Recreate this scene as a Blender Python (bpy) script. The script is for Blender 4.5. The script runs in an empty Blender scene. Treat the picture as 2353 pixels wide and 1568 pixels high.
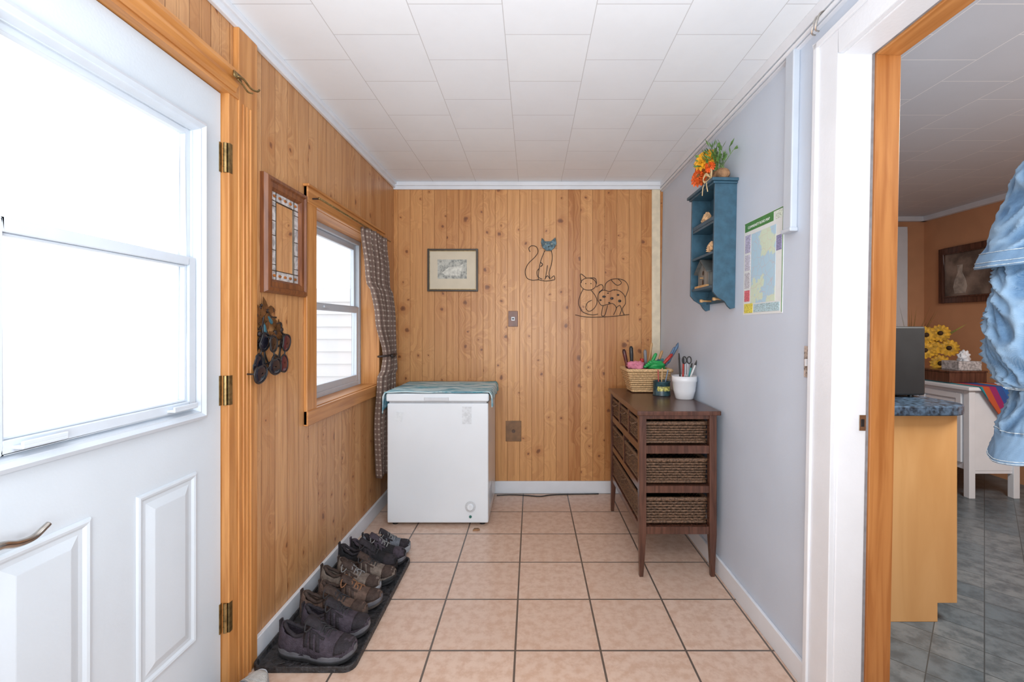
import bpy,bmesh,math,random
from mathutils import Vector,Matrix,noise
random.seed(4)
F=1040.0;VX=1222.0;VY=753.0;H=1.25
XL=-1.043; XR=0.9725; YB=3.42; ZC=2.345
def P(px,py,Y): return Vector(((px-VX)*Y/F,Y,H-(py-VY)*Y/F))
def PX(px,py,X):
    Y=X*F/(px-VX); return Vector((X,Y,H-(py-VY)*Y/F))
sc=bpy.context.scene
try:
    sc.view_settings.view_transform='Standard'
except Exception as e: print(e)
# ---------------------------------------------------------------- materials
def nd(nt,t,ins=None,**props):
    n=nt.nodes.new(t)
    for k,v in props.items(): setattr(n,k,v)
    for k,v in (ins or {}).items():
        if isinstance(v,bpy.types.NodeSocket): nt.links.new(v,n.inputs[k])
        else: n.inputs[k].default_value=v
    return n
def mt(nt,op,a,b=0.0,c=0.0,clamp=False):
    n=nd(nt,'ShaderNodeMath',{0:a,1:b,2:c},operation=op); n.use_clamp=clamp
    return n.outputs[0]
def c4(c): return (c[0],c[1],c[2],1.0)
def mix(nt,f,a,b,bt='MIX'):
    n=nt.nodes.new('ShaderNodeMix'); n.data_type='RGBA'; n.blend_type=bt
    for i,v in ((0,f),(6,a),(7,b)):
        if isinstance(v,bpy.types.NodeSocket): nt.links.new(v,n.inputs[i])
        elif i==0: n.inputs[0].default_value=v
        else: n.inputs[i].default_value=c4(v)
    return n.outputs[2]
def sstep(nt,x,a,b,lo=0.0,hi=1.0):
    n=nd(nt,'ShaderNodeMapRange',{0:x,1:a,2:b,3:lo,4:hi}); n.interpolation_type='SMOOTHSTEP'
    return n.outputs[0]
def newmat(name):
    m=bpy.data.materials.new(name); m.use_nodes=True
    return m,m.node_tree,m.node_tree.nodes['Principled BSDF']
def M(name,col,rough=.5,metal=0.0,ns=None,na=.15,bs=None,bst=.2,bd=.01,spec=.5,emit=0,stretch=(1,1,1)):
    m,nt,b=newmat(name)
    b.inputs['Base Color'].default_value=c4(col)
    b.inputs['Roughness'].default_value=rough; b.inputs['Metallic'].default_value=metal
    b.inputs['Specular IOR Level'].default_value=spec
    if ns or bs:
        tc=nt.nodes.new('ShaderNodeTexCoord')
        mp=nd(nt,'ShaderNodeMapping',{0:tc.outputs['Object'],3:stretch})
    if ns:
        n=nd(nt,'ShaderNodeTexNoise',{'Vector':mp.outputs[0],'Scale':ns,'Detail':4.0})
        f=sstep(nt,n.outputs[0],.3,.7)
        o=mix(nt,f,[max(0,c*(1-na)) for c in col],[min(1,c*(1+na)) for c in col])
        nt.links.new(o,b.inputs['Base Color'])
    if bs:
        n=nd(nt,'ShaderNodeTexNoise',{'Vector':mp.outputs[0],'Scale':bs,'Detail':3.0})
        bp=nd(nt,'ShaderNodeBump',{'Strength':bst,'Distance':bd,'Height':n.outputs[0]})
        nt.links.new(bp.outputs[0],b.inputs['Normal'])
    return m
def pine(name,axis,light,dark,knot_thr=.45,board=.092,rough=.38,ks=(8.5,4.2),kmin=.03,kvar=.07,kdark=.85):
    m,nt,b=newmat(name)
    tc=nt.nodes.new('ShaderNodeTexCoord'); sp=nd(nt,'ShaderNodeSeparateXYZ',{0:tc.outputs['Object']})
    u=sp.outputs[axis]; v=sp.outputs[2]
    ub=mt(nt,'DIVIDE',u,board); idx=mt(nt,'FLOOR',ub); fr=mt(nt,'SUBTRACT',ub,idx)
    r=nd(nt,'ShaderNodeTexWhiteNoise',{'W':idx},noise_dimensions='1D').outputs[0]
    r2=nd(nt,'ShaderNodeTexWhiteNoise',{'W':mt(nt,'ADD',idx,.37)},noise_dimensions='1D').outputs[0]
    kv0=nd(nt,'ShaderNodeCombineXYZ',{0:mt(nt,'MULTIPLY',u,ks[0]),1:mt(nt,'MULTIPLY_ADD',v,ks[1],mt(nt,'MULTIPLY',r,3.0)),2:0.0}).outputs[0]
    wn=nd(nt,'ShaderNodeTexNoise',{'Vector':kv0,'Scale':3.2,'Detail':2.0})
    kv=nd(nt,'ShaderNodeVectorMath',{0:kv0,1:nd(nt,'ShaderNodeVectorMath',{0:wn.outputs['Color'],3:.2},operation='SCALE').outputs[0]},operation='ADD').outputs[0]
    vo=nd(nt,'ShaderNodeTexVoronoi',{'Vector':kv,'Scale':1.0},voronoi_dimensions='2D')
    d=vo.outputs['Distance']; cs=nd(nt,'ShaderNodeSeparateColor',{0:vo.outputs['Color']})
    pres=mt(nt,'GREATER_THAN',cs.outputs[0],knot_thr)
    size=mt(nt,'MULTIPLY_ADD',mt(nt,'POWER',cs.outputs[1],2.0),kvar,kmin)
    kd=mt(nt,'DIVIDE',d,size)
    kn=mt(nt,'MULTIPLY',sstep(nt,kd,.75,1.1,1.0,0.0),pres)
    core=mt(nt,'MULTIPLY',sstep(nt,kd,.0,.9,1.0,0.0),pres)
    ring=mt(nt,'MULTIPLY',sstep(nt,kd,1.0,3.4,1.0,0.0),pres)
    warp=mt(nt,'MULTIPLY',mt(nt,'EXPONENT',mt(nt,'MULTIPLY',d,-4.5)),pres)
    gu=mt(nt,'ADD',mt(nt,'MULTIPLY',u,40.0),mt(nt,'MULTIPLY',warp,9.0))
    gv=nd(nt,'ShaderNodeCombineXYZ',{0:gu,1:mt(nt,'MULTIPLY',r,37.0),2:mt(nt,'ADD',mt(nt,'MULTIPLY',v,1.8),mt(nt,'MULTIPLY',r,9.0))}).outputs[0]
    g=nd(nt,'ShaderNodeTexNoise',{'Vector':gv,'Scale':1.0,'Detail':6.0,'Distortion':.8,'Roughness':.6}).outputs[0]
    fv=nd(nt,'ShaderNodeCombineXYZ',{0:mt(nt,'MULTIPLY',u,420.0),1:r,2:mt(nt,'MULTIPLY',v,7.0)}).outputs[0]
    g2=nd(nt,'ShaderNodeTexNoise',{'Vector':fv,'Scale':1.0,'Detail':2.0}).outputs[0]
    f=sstep(nt,mt(nt,'ADD',mt(nt,'MULTIPLY',g,.82),mt(nt,'MULTIPLY',g2,.18)),.37,.64)
    col=mix(nt,f,light,dark)
    col=mix(nt,mt(nt,'MULTIPLY',r,.55),col,[dark[0]*.85,dark[1]*.74,dark[2]*.6])
    col=mix(nt,mt(nt,'MULTIPLY',r2,.45),col,[min(1,light[0]*1.13),min(1,light[1]*1.25),min(1,light[2]*1.5)])
    col=mix(nt,mt(nt,'MULTIPLY',ring,.5),col,(.42,.16,.045))
    col=mix(nt,mt(nt,'MULTIPLY',kn,kdark),col,(.24,.085,.03))
    col=mix(nt,mt(nt,'MULTIPLY',core,kdark*.7),col,(.10,.035,.015))
    e=mt(nt,'MINIMUM',fr,mt(nt,'SUBTRACT',1.0,fr))
    gr=sstep(nt,mt(nt,'MULTIPLY',e,board),.0008,.003,1.0,0.0)
    e2=mt(nt,'ABSOLUTE',mt(nt,'SUBTRACT',mt(nt,'ABSOLUTE',mt(nt,'SUBTRACT',fr,.5)),.055))
    gr2=mt(nt,'MULTIPLY',sstep(nt,mt(nt,'MULTIPLY',e2,board),.0004,.0018,1.0,0.0),.5)
    gg=mt(nt,'MAXIMUM',gr,gr2)
    col=mix(nt,mt(nt,'MULTIPLY',gg,.55),col,(.22,.085,.025))
    nt.links.new(col,b.inputs['Base Color'])
    bp=nd(nt,'ShaderNodeBump',{'Strength':.5,'Distance':.004,'Height':mt(nt,'SUBTRACT',1.0,gg)})
    nt.links.new(bp.outputs[0],b.inputs['Normal'])
    b.inputs['Roughness'].default_value=rough
    return m
def wood(name,light,dark,axis=2,rough=.4,across=45,along=2.5):
    m,nt,b=newmat(name)
    tc=nt.nodes.new('ShaderNodeTexCoord')
    s=[across]*3; s[axis]=along
    mp=nd(nt,'ShaderNodeMapping',{0:tc.outputs['Object'],3:s})
    n=nd(nt,'ShaderNodeTexNoise',{'Vector':mp.outputs[0],'Scale':1.0,'Detail':5.0,'Distortion':.5})
    col=mix(nt,sstep(nt,n.outputs[0],.3,.7),light,dark)
    nt.links.new(col,b.inputs['Base Color'])
    bp=nd(nt,'ShaderNodeBump',{'Strength':.12,'Distance':.002,'Height':n.outputs[0]})
    nt.links.new(bp.outputs[0],b.inputs['Normal'])
    b.inputs['Roughness'].default_value=rough
    return m
def tiled(name,ix,iy,ox,oy,w,h,mortar,off,c1,c2,cm,rough,ns=14,rot=0,bump=.3,mott=.5,cdark=None):
    m,nt,b=newmat(name)
    tc=nt.nodes.new('ShaderNodeTexCoord'); sp=nd(nt,'ShaderNodeSeparateXYZ',{0:tc.outputs['Object']})
    cv=nd(nt,'ShaderNodeCombineXYZ',{0:mt(nt,'SUBTRACT',sp.outputs[ix],ox-40*w),1:mt(nt,'SUBTRACT',sp.outputs[iy],oy-40*h),2:0.0}).outputs[0]
    if rot:
        cv=nd(nt,'ShaderNodeMapping',{0:cv,2:(0,0,rot)}).outputs[0]
    br=nd(nt,'ShaderNodeTexBrick',{'Vector':cv,'Color1':c4(c1),'Color2':c4(c2),'Mortar':c4(cm),'Scale':1.0,'Mortar Size':mortar,'Mortar Smooth':.1,'Brick Width':w,'Row Height':h})
    br.offset=off; br.offset_frequency=2; br.squash=1.0
    n=nd(nt,'ShaderNodeTexNoise',{'Vector':tc.outputs['Object'],'Scale':ns,'Detail':6.0,'Roughness':.65})
    f=sstep(nt,n.outputs[0],.38,.66)
    f2=mt(nt,'MULTIPLY',mt(nt,'MULTIPLY',f,mott),mt(nt,'SUBTRACT',1.0,br.outputs['Fac']))
    col=mix(nt,f2,br.outputs['Color'],cdark or [c*.7 for c in c1])
    nt.links.new(col,b.inputs['Base Color'])
    bp=nd(nt,'ShaderNodeBump',{'Strength':bump,'Distance':.003,'Height':mt(nt,'SUBTRACT',1.0,br.outputs['Fac'])})
    nt.links.new(bp.outputs[0],b.inputs['Normal'])
    b.inputs['Roughness'].default_value=rough
    return m
pineL=pine('pine_boards_left',1,(.63,.33,.135),(.40,.17,.055),knot_thr=.5,ks=(7.0,5.2),kmin=.03,kvar=.07)
pineB=pine('pine_boards_back',0,(.64,.315,.112),(.41,.16,.045),knot_thr=.4,ks=(6.6,6.4),kmin=.035,kvar=.105)
pineV=wood('pine_trim_vertical',(.60,.28,.09),(.42,.165,.042),2)
pineJ=wood('pine_jamb_vertical',(.50,.215,.065),(.36,.13,.032),2)
pineH=wood('pine_trim_horizontal',(.58,.265,.085),(.41,.16,.04),1)
white=M('white_paint',(.73,.76,.81),.4,ns=6,na=.03,bs=90,bst=.05)
doorw=M('white_door_paint',(.60,.66,.72),.38,ns=3,na=.03,bs=140,bst=.04)
vinyl=M('white_vinyl',(.58,.64,.71),.3,ns=20,na=.02)
wallR=M('grey_blue_wall_paint',(.545,.62,.73),.5,ns=3,na=.03,bs=160,bst=.05)
cream=M('cream_paint',(.72,.63,.47),.5,ns=20,na=.08)
orangeW=M('orange_wall_paint',(.60,.31,.165),.6,ns=4,na=.05)
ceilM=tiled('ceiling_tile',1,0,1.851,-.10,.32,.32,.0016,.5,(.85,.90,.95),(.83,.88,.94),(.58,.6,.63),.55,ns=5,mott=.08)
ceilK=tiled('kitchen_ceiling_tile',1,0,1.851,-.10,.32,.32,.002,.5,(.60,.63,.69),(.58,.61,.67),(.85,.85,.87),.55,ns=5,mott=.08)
floorM=tiled('ceramic_floor_tile',0,1,-.064,2.08,.33,.33,.0042,0,(.69,.52,.42),(.66,.49,.39),(.12,.095,.08),.3,ns=26,mott=.8,cdark=(.55,.36,.26))
slateM=tiled('slate_vinyl_floor',0,1,0,0,.15,.15,.002,0,(.095,.125,.145),(.15,.17,.18),(.04,.05,.055),.32,ns=14,rot=math.radians(45),mott=.75,cdark=(.045,.06,.07))
black=M('black_plastic',(.015,.015,.017),.35,ns=30,na=.2)
dkmetal=M('dark_wire_metal',(.04,.03,.028),.45,metal=.5,ns=30)
brass=M('aged_brass',(.28,.19,.08),.4,metal=.9,ns=60,na=.3)
chrome=M('brushed_nickel',(.5,.47,.43),.25,metal=1,ns=60,na=.1)
espresso=wood('espresso_wood',(.12,.05,.032),(.06,.024,.016),2,.25,60,5)
wickD=M('dark_wicker',(.14,.078,.045),.5,ns=120,na=.6,bs=300,bst=.4)
wickL=M('tan_wicker',(.66,.43,.22),.5,ns=120,na=.25,bs=300,bst=.4)
framew=wood('walnut_frame',(.24,.085,.03),(.13,.04,.015),2,.3,70,6)
blueP=M('blue_painted_wood',(.034,.095,.145),.45,ns=25,na=.18,bs=60,bst=.1)
def glassmat():
    m=bpy.data.materials.new('window_glass'); m.use_nodes=True; nt=m.node_tree; nt.nodes.clear()
    o=nt.nodes.new('ShaderNodeOutputMaterial'); t=nt.nodes.new('ShaderNodeBsdfTransparent')
    g=nd(nt,'ShaderNodeBsdfGlossy',{'Roughness':.02}); x=nd(nt,'ShaderNodeMixShader',{0:.04,1:t.outputs[0],2:g.outputs[0]})
    nt.links.new(x.outputs[0],o.inputs[0]); return m
glass=glassmat()
mirror=M('mirror_glass',(.95,.95,.95),.02,metal=1)
# ---------------------------------------------------------------- mesh helpers
def box(bm,x0,x1,y0,y1,z0,z1,rot=None,piv=None):
    vs=[bm.verts.new((x,y,z)) for x in (x0,x1) for y in (y0,y1) for z in (z0,z1)]
    for f in ((0,1,3,2),(4,6,7,5),(0,4,5,1),(2,3,7,6),(0,2,6,4),(1,5,7,3)): bm.faces.new([vs[i] for i in f])
    if rot:
        c=Vector(piv) if piv else Vector(((x0+x1)/2,(y0+y1)/2,(z0+z1)/2))
        for v in vs: v.co=c+rot@(v.co-c)
    return vs
def loft(bm,rings,cap=True,closed=True):
    R=[[bm.verts.new(p) for p in r] for r in rings]; n=len(R[0])
    for i in range(len(R)-1):
        for j in range(n if closed else n-1):
            k=(j+1)%n
            bm.faces.new((R[i][j],R[i][k],R[i+1][k],R[i+1][j]))
    if cap and closed:
        bm.faces.new(R[0][::-1]); bm.faces.new(R[-1])
    return R
def spline(pts,n=6):
    pts=[Vector(p) for p in pts]; out=[]
    for i in range(len(pts)-1):
        p0=pts[max(0,i-1)];p1=pts[i];p2=pts[i+1];p3=pts[min(len(pts)-1,i+2)]
        for k in range(n):
            t=k/n
            out.append(.5*((2*p1)+(p2-p0)*t+(2*p0-5*p1+4*p2-p3)*t*t+(3*p1-p0-3*p2+p3)*t**3))
    out.append(pts[-1]); return out
def tube(bm,pts,r,seg=8,closed=False,cap=True):
    pts=[Vector(p) for p in pts]; n=len(pts); rings=[]; up=None
    for i,p in enumerate(pts):
        if closed: t=pts[(i+1)%n]-pts[i-1]
        else: t=pts[min(n-1,i+1)]-pts[max(0,i-1)]
        if t.length<1e-9: t=Vector((0,0,1))
        t.normalize()
        if up is None:
            up=t.orthogonal().normalized()
        up=(up-t*up.dot(t)); 
        if up.length<1e-6: up=t.orthogonal()
        up.normalize(); s=t.cross(up)
        rr=r(i/(n-1)) if callable(r) else r
        rings.append([p+(up*math.cos(a)+s*math.sin(a))*rr for a in [2*math.pi*k/seg for k in range(seg)]])
    if closed: rings.append(rings[0]); loft(bm,rings,False)
    else: loft(bm,rings,cap)
def cyl(bm,p0,p1,r0,r1=None,seg=20):
    tube(bm,[p0,p1],(lambda t:r0+( (r1 if r1 is not None else r0)-r0)*t),seg)
def lathe(bm,prof,c,seg=28,ax='z'):
    rings=[]
    for r,z in prof:
        ring=[]
        for k in range(seg):
            a=2*math.pi*k/seg; x=r*math.cos(a); y=r*math.sin(a)
            if ax=='z': v=Vector((x,y,z))
            elif ax=='x': v=Vector((z,x,y))
            else: v=Vector((y,z,x))
            ring.append(Vector(c)+v)
        rings.append(ring)
    loft(bm,rings,True)
def prism(bm,pts,a0,a1,ax='z'):
    def mk(p,a):
        return (p[0],p[1],a) if ax=='z' else ((a,p[0],p[1]) if ax=='x' else (p[0],a,p[1]))
    loft(bm,[[mk(p,a0) for p in pts],[mk(p,a1) for p in pts]],True)
def ell(bm,c,rx,ry,rz,seg=16,rn=10,rot=None):
    rings=[]
    for i in range(rn+1):
        th=math.pi*(i+.001)/(rn+.002)
        L=[Vector((rx*math.sin(th)*math.cos(a),ry*math.sin(th)*math.sin(a),-rz*math.cos(th))) for a in [2*math.pi*k/seg for k in range(seg)]]
        rings.append([Vector(c)+((rot@q) if rot else q) for q in L])
    loft(bm,rings,True)
ORG={}
def fin(bm,name,mat,parent=None,smooth=False,bevel=0,solid=0,sub=0,label=None,uv=None,bseg=2):
    o=ORG.get(parent.name,Vector((0,0,0))) if parent else Vector((0,0,0))
    if o.length>0: bmesh.ops.translate(bm,verts=bm.verts,vec=-o)
    bmesh.ops.remove_doubles(bm,verts=bm.verts,dist=1e-6)
    bmesh.ops.recalc_face_normals(bm,faces=bm.faces)
    me=bpy.data.meshes.new(name); bm.to_mesh(me); bm.free()
    ob=bpy.data.objects.new(name,me); sc.collection.objects.link(ob)
    for mm in (mat if isinstance(mat,(list,tuple)) else [mat]): me.materials.append(mm)
    if smooth:
        for p in me.polygons: p.use_smooth=True
    if solid:
        s=ob.modifiers.new('s','SOLIDIFY'); s.thickness=solid; s.offset=0
    if bevel:
        b=ob.modifiers.new('b','BEVEL'); b.width=bevel; b.segments=bseg; b.limit_method='ANGLE'; b.angle_limit=math.radians(40)
    if sub:
        s=ob.modifiers.new('u','SUBSURF'); s.levels=sub; s.render_levels=sub
    if parent:
        ob.parent=parent; ORG[ob.name]=o
    if label: ob['label']=label
    return ob
def B(): return bmesh.new()
def thing(name,label,cat,loc=(0,0,0),group=None,kind=None,local=False,rotz=0):
    e=bpy.data.objects.new(name,None); e.location=loc; e.rotation_euler=(0,0,rotz); e.empty_display_size=.05
    sc.collection.objects.link(e); e['label']=label; e['category']=cat
    if group: e['group']=group
    if kind: e['kind']=kind
    ORG[e.name]=Vector((0,0,0)) if local else Vector(loc)
    return e
def struct(bm,name,mat,label,cat,**k):
    o=fin(bm,name,mat,None,**k); o['kind']='structure'; o['label']=label; o['category']=cat; return o
def text(s,size,mat,parent,origin,xdir,updir,name='lettering',depth=.0004,align='CENTER'):
    cu=bpy.data.curves.new('t','FONT'); cu.body=s; cu.size=size; cu.extrude=depth; cu.align_x=align; cu.align_y='CENTER'
    to=bpy.data.objects.new('t',cu); sc.collection.objects.link(to)
    bpy.context.view_layer.update()
    me=bpy.data.meshes.new_from_object(to.evaluated_get(bpy.context.evaluated_depsgraph_get()))
    bpy.data.objects.remove(to)
    X=Vector(xdir);U=Vector(updir);Nn=X.cross(U)
    b=B(); b.from_mesh(me)
    for v in b.verts:
        c=v.co; v.co=Vector(origin)+X*c.x+U*c.y+Nn*c.z
    return fin(b,name,mat,parent)
leans=[]
# ---------------------------------------------------------------- room shell
YN=-.9
b=B(); box(b,XL-.12,1.0,YN,YB+.1,-.06,0); struct(b,'floor',floorM,'beige ceramic tile floor with dark grout','floor')
b=B(); box(b,1.0,4.1,YN,4.7,-.06,0); struct(b,'floor_kitchen',slateM,'dark slate-look vinyl kitchen floor','floor')
b=B(); box(b,XL-.2,1.02,YN,YB+.1,ZC,ZC+.06); struct(b,'ceiling',ceilM,'white staggered ceiling tiles','ceiling')
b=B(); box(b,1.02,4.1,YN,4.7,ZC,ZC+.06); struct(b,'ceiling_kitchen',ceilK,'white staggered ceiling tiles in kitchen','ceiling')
DY0,DY1,DZ=.749,1.528,2.04
WY0,WY1,WZ0,WZ1=2.149,3.056,.864,1.83
T=.16
b=B()
box(b,XL-T,XL,DY1+.02,WY0,0,ZC+.02); box(b,XL-T,XL,WY1,YB,0,ZC+.02); box(b,XL-T,XL,WY0,WY1,0,WZ0); box(b,XL-T,XL,WY0,WY1,WZ1,ZC+.02)
box(b,XL-T,XL,DY0-.02,DY1+.02,DZ+.02,ZC+.02); box(b,XL-T,XL,YN,DY0-.02,0,ZC+.02)
struct(b,'wall_left',pineL,'vertical pine board wall with window and door','wall')
b=B(); box(b,XL-T,1.12,YB,YB+.1,0,ZC+.02); struct(b,'wall_back',pineB,'knotty vertical pine board wall','wall')
b=B(); OY0,OY1,OZ=.60,1.435,2.12; TR=.165
box(b,XR,XR+TR,OY1+.012,YB-.001,-.03,ZC+.03); box(b,XR,XR+TR,YN,OY0,-.03,ZC+.03); box(b,XR,XR+TR,OY0,OY1+.012,OZ+.012,ZC+.03)
w=struct(b,'wall_right',wallR,'grey-blue painted wall with doorway to kitchen','wall'); leans.append(w)
b=B(); box(b,1.12,4.05,4.5,4.6,0,ZC+.02); struct(b,'wall_kitchen_back',orangeW,'unseen orange wall added to block light into kitchen','wall')
b=B(); box(b,3.9,4.0,YN,4.5,0,ZC+.02); struct(b,'wall_kitchen_side',orangeW,'orange painted kitchen side wall','wall')
b=B(); box(b,1.16,4.0,YN-.1,YN,0,ZC+.02); struct(b,'wall_kitchen_light_blocker',orangeW,'unseen orange wall added to block light into kitchen','wall')  # out of view, added to keep world light out of the kitchen
b=B(); box(b,1.02,1.14,YB+.1,4.5,0,ZC+.02); struct(b,'wall_kitchen_partition',orangeW,'orange painted kitchen partition wall','wall')
b=B(); box(b,3.86,3.9,1.0,4.5,2.30,ZC);box(b,1.14,3.9,4.46,4.5,2.30,ZC); struct(b,'trim_kitchen_crown',white,'white kitchen crown moulding','trim')
b=B(); x0=P(2046,0,4.48).x; x1=P(2078,0,4.48).x; box(b,x0,x1,4.44,4.5,0,2.16);box(b,x0-.9,x1,4.44,4.5,2.16,2.24)
struct(b,'trim_kitchen_door',white,'white door casing on orange wall','trim',bevel=.004)
b=B(); box(b,XL,XL+.016,1.68,YB,0,.085); struct(b,'baseboard_left',white,'white baseboard','baseboard',bevel=.003)
b=B(); box(b,XL+.016,XR-.03,YB-.016,YB,0,.092); struct(b,'baseboard_back',white,'white baseboard','baseboard',bevel=.003)
b=B(); box(b,XR-.014,XR,1.552,YB-.016,.0,.085); o=struct(b,'baseboard_right',white,'white baseboard','baseboard',bevel=.003); leans.append(o)
b=B()
for (a,c) in ((.032,.022),(.018,.045)):
    box(b,XL,XL+a,YN,YB,ZC-c,ZC)
struct(b,'trim_crown_left',white,'white ceiling moulding','trim',bevel=.004)
b=B()
for (a,c) in ((.032,.03),(.018,.055)): box(b,XL,1.0,YB-a,YB,ZC-c,ZC)
struct(b,'trim_crown_back',white,'white ceiling moulding','trim',bevel=.004)
b=B(); box(b,XR-.03,XR+.01,YN,YB,ZC-.045,ZC); box(b,XR-.016,XR+.01,YN,YB,ZC-.07,ZC-.045)
tube(b,[(XR-.026,YN,ZC-.062),(XR-.026,YB-.03,ZC-.062)],.008)
o=struct(b,'trim_crown_right',white,'white ceiling moulding with cable run','trim',bevel=.003); leans.append(o)
b=B(); box(b,.905,.968,YB-.01,YB,.09,ZC-.055); struct(b,'trim_corner',cream,'cream corner strip','trim',bevel=.002)
b=B(); box(b,XR-.026,XR,1.668,1.722,1.612,2.30); box(b,XR-.031,XR,1.662,1.728,1.605,1.62)
o=struct(b,'trim_raceway',M('raceway_grey_white',(.50,.555,.63),.45,ns=8,na=.03),'painted vertical cable raceway','trim',bevel=.004); leans.append(o)
b=B()
box(b,XL-.09,XL+.018,DY1+.004,DY1+.05,0,DZ+.02)
box(b,XL,XL+.022,DY1+.05,1.685,0,ZC-.045)
for yy in (DY1+.07,DY1+.09,DY1+.11): box(b,XL+.02,XL+.026,yy,yy+.008,0,DZ+.0)
o=struct(b,'trim_door_casing',pineV,'wide varnished pine door casing','trim',bevel=.003)
b=B()
box(b,XL-.09,XL+.022,DY0-.03,DY1+.05,DZ+.004,DZ+.055)
prof=[(XL,DZ+.018),(XL+.026,DZ+.018),(XL+.028,DZ+.032),(XL+.036,DZ+.045),(XL+.036,DZ+.056),(XL+.046,DZ+.068),(XL+.046,DZ+.082),(XL,DZ+.082)]
prism(b,[(p[0],p[1]) for p in prof],DY0-.2,DY1+.03,'y')
struct(b,'trim_door_head',pineH,'stepped pine head moulding over door','trim')
b=B(); box(b,XL-.09,XL+.018,DY0-.1,DY0-.004,0,DZ+.02); struct(b,'trim_door_latch_side',pineV,'pine door jamb','trim')
door=thing('door_1','white steel entry door with glazed upper half and two raised panels','door',(XL,DY0,0.01),kind='structure')
X0,X1=XL-.055,XL-.008
gy0,gy1,gz0,gz1=.862,1.40,1.0,1.86
b=B(); box(b,X0,X1,DY0,gy0,.012,DZ); box(b,X0,X1,gy1,DY1,.012,DZ); box(b,X0,X1,gy0,gy1,.012,gz0); box(b,X0,X1,gy0,gy1,gz1,DZ)
fin(b,'leaf',doorw,door)
def ringbox(b,x0,x1,ya,yb,za,zb,w):
    box(b,x0,x1,ya,ya+w,za,zb);box(b,x0,x1,yb-w,yb,za,zb);box(b,x0,x1,ya+w,yb-w,za,za+w);box(b,x0,x1,ya+w,yb-w,zb-w,zb)
def rrc(ya,yb,za,zb,d,x): return [(x,ya+d,za+d),(x,yb-d,za+d),(x,yb-d,zb-d),(x,ya+d,zb-d)]
for (ya,yb) in ((.862,1.077),(1.2,1.4146)):
    b=B()
    rs=[rrc(ya,yb,.27,.80,d,X1+x) for d,x in ((0,.0004),(.003,.006),(.008,.0075),(.014,.006),(.02,.0012),(.03,.0012),(.052,.0085),(.054,.0088))]
    loft(b,rs,False); b.faces.new([b.verts.new(q) for q in rs[-1]]); fin(b,'panel',doorw,door)
b=B(); ya,yb,za,zb=.838,1.439,.961,1.897
def rect2(d,x): return rrc(ya,yb,za,zb,d,x)
loft(b,[rect2(0,X1),rect2(.002,X1+.02),rect2(.012,X1+.026),rect2(.022,X1+.018),rect2(.026,X1+.018),rect2(.034,X1-.0),rect2(.038,X1-.03)],False)
fin(b,'window_frame',vinyl,door)
b=B()
ringbox(b,X1-.028,X1-.006,gy0+.0,gy1-.0,1.44,gz1,.016)
fin(b,'sash',vinyl,door,bevel=.003)
b=B()
ringbox(b,X1-.012,X1+.012,gy0+.0,gy1,1.0,1.465,.026)
ringbox(b,X1-.016,X1+.004,gy0+.026,gy1-.026,1.026,1.439,.006)
fin(b,'sash',vinyl,door,bevel=.003)
for yc in (.95,1.335):
    b=B(); box(b,X1+.01,X1+.034,yc-.045,yc+.045,1.006,1.014); box(b,X1+.028,X1+.034,yc-.045,yc+.045,1.012,1.022); fin(b,'sash_lift',vinyl,door,bevel=.002)
b=B(); box(b,X1-.02,X1-.017,gy0+.015,gy1-.015,1.46,gz1-.015); fin(b,'glass_pane',glass,door)
b=B(); box(b,X1-.002,X1+.001,gy0+.028,gy1-.028,1.028,1.437); fin(b,'glass_pane',glass,door)
for z in (1.825,1.037,.267):
    h=B(); cyl(h,(XL+.006,DY1+.004,z-.05),(XL+.006,DY1+.004,z+.05),.0065,seg=12)
    box(h,XL+.001,XL+.0195,DY1+.004,DY1+.02,z-.05,z+.05); box(h,XL-.008,XL-.005,DY1-.008,DY1+.003,z-.05,z+.05)
    for k in (-.03,-.01,.01,.03): cyl(h,(XL+.006,DY1+.004,z+k-.001),(XL+.006,DY1+.004,z+k+.001),.0075,seg=12)
    fin(h,'hinge',brass,door)
b=B(); hp=Vector((XL-.01,.82,.835)); cyl(b,hp,hp+Vector((.012,0,0)),.033,seg=28); cyl(b,hp+Vector((.01,0,0)),hp+Vector((.05,0,0)),.01)
tube(b,spline([hp+Vector((.05,-.005,0)),hp+Vector((.054,.03,.004)),hp+Vector((.052,.06,-.006)),hp+Vector((.05,.09,-.008)),hp+Vector((.05,.11,.002)),hp+Vector((.05,.12,.008))],6),lambda t:.0085-.003*t,10)
fin(b,'lever_handle',chrome,door,smooth=True,label='brushed nickel lever handle')
win=thing('window_1','white vinyl double-hung window in pine surround','window',(XL-.11,WY0,WZ0),kind='structure')
b=B(); XW=XL-.109
ringbox(b,XW-.05,XW,WY0,WY1,WZ0,WZ1,.035); fin(b,'frame',vinyl,win,bevel=.003)
b=B(); ringbox(b,XW-.045,XW-.022,WY0+.035,WY1-.035,1.35,WZ1-.035,.035); fin(b,'sash',vinyl,win,bevel=.003)
b=B(); ringbox(b,XW-.022,XW-.002,WY0+.035,WY1-.035,WZ0+.035,1.385,.04); box(b,XW-.002,XW+.008,2.5,2.56,1.36,1.372); fin(b,'sash',vinyl,win,bevel=.003)
b=B(); box(b,XW-.036,XW-.033,WY0+.06,WY1-.06,1.37,WZ1-.06); fin(b,'glass_pane',glass,win)
b=B(); box(b,XW-.014,XW-.011,WY0+.07,WY1-.07,WZ0+.07,1.36); fin(b,'glass_pane',glass,win)
b=B()
box(b,XL-.16,XL+.0,WY0,WY0+.012,WZ0,WZ1);box(b,XL-.108,XL+.0,WY1-.012,WY1,WZ0,WZ1)
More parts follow.
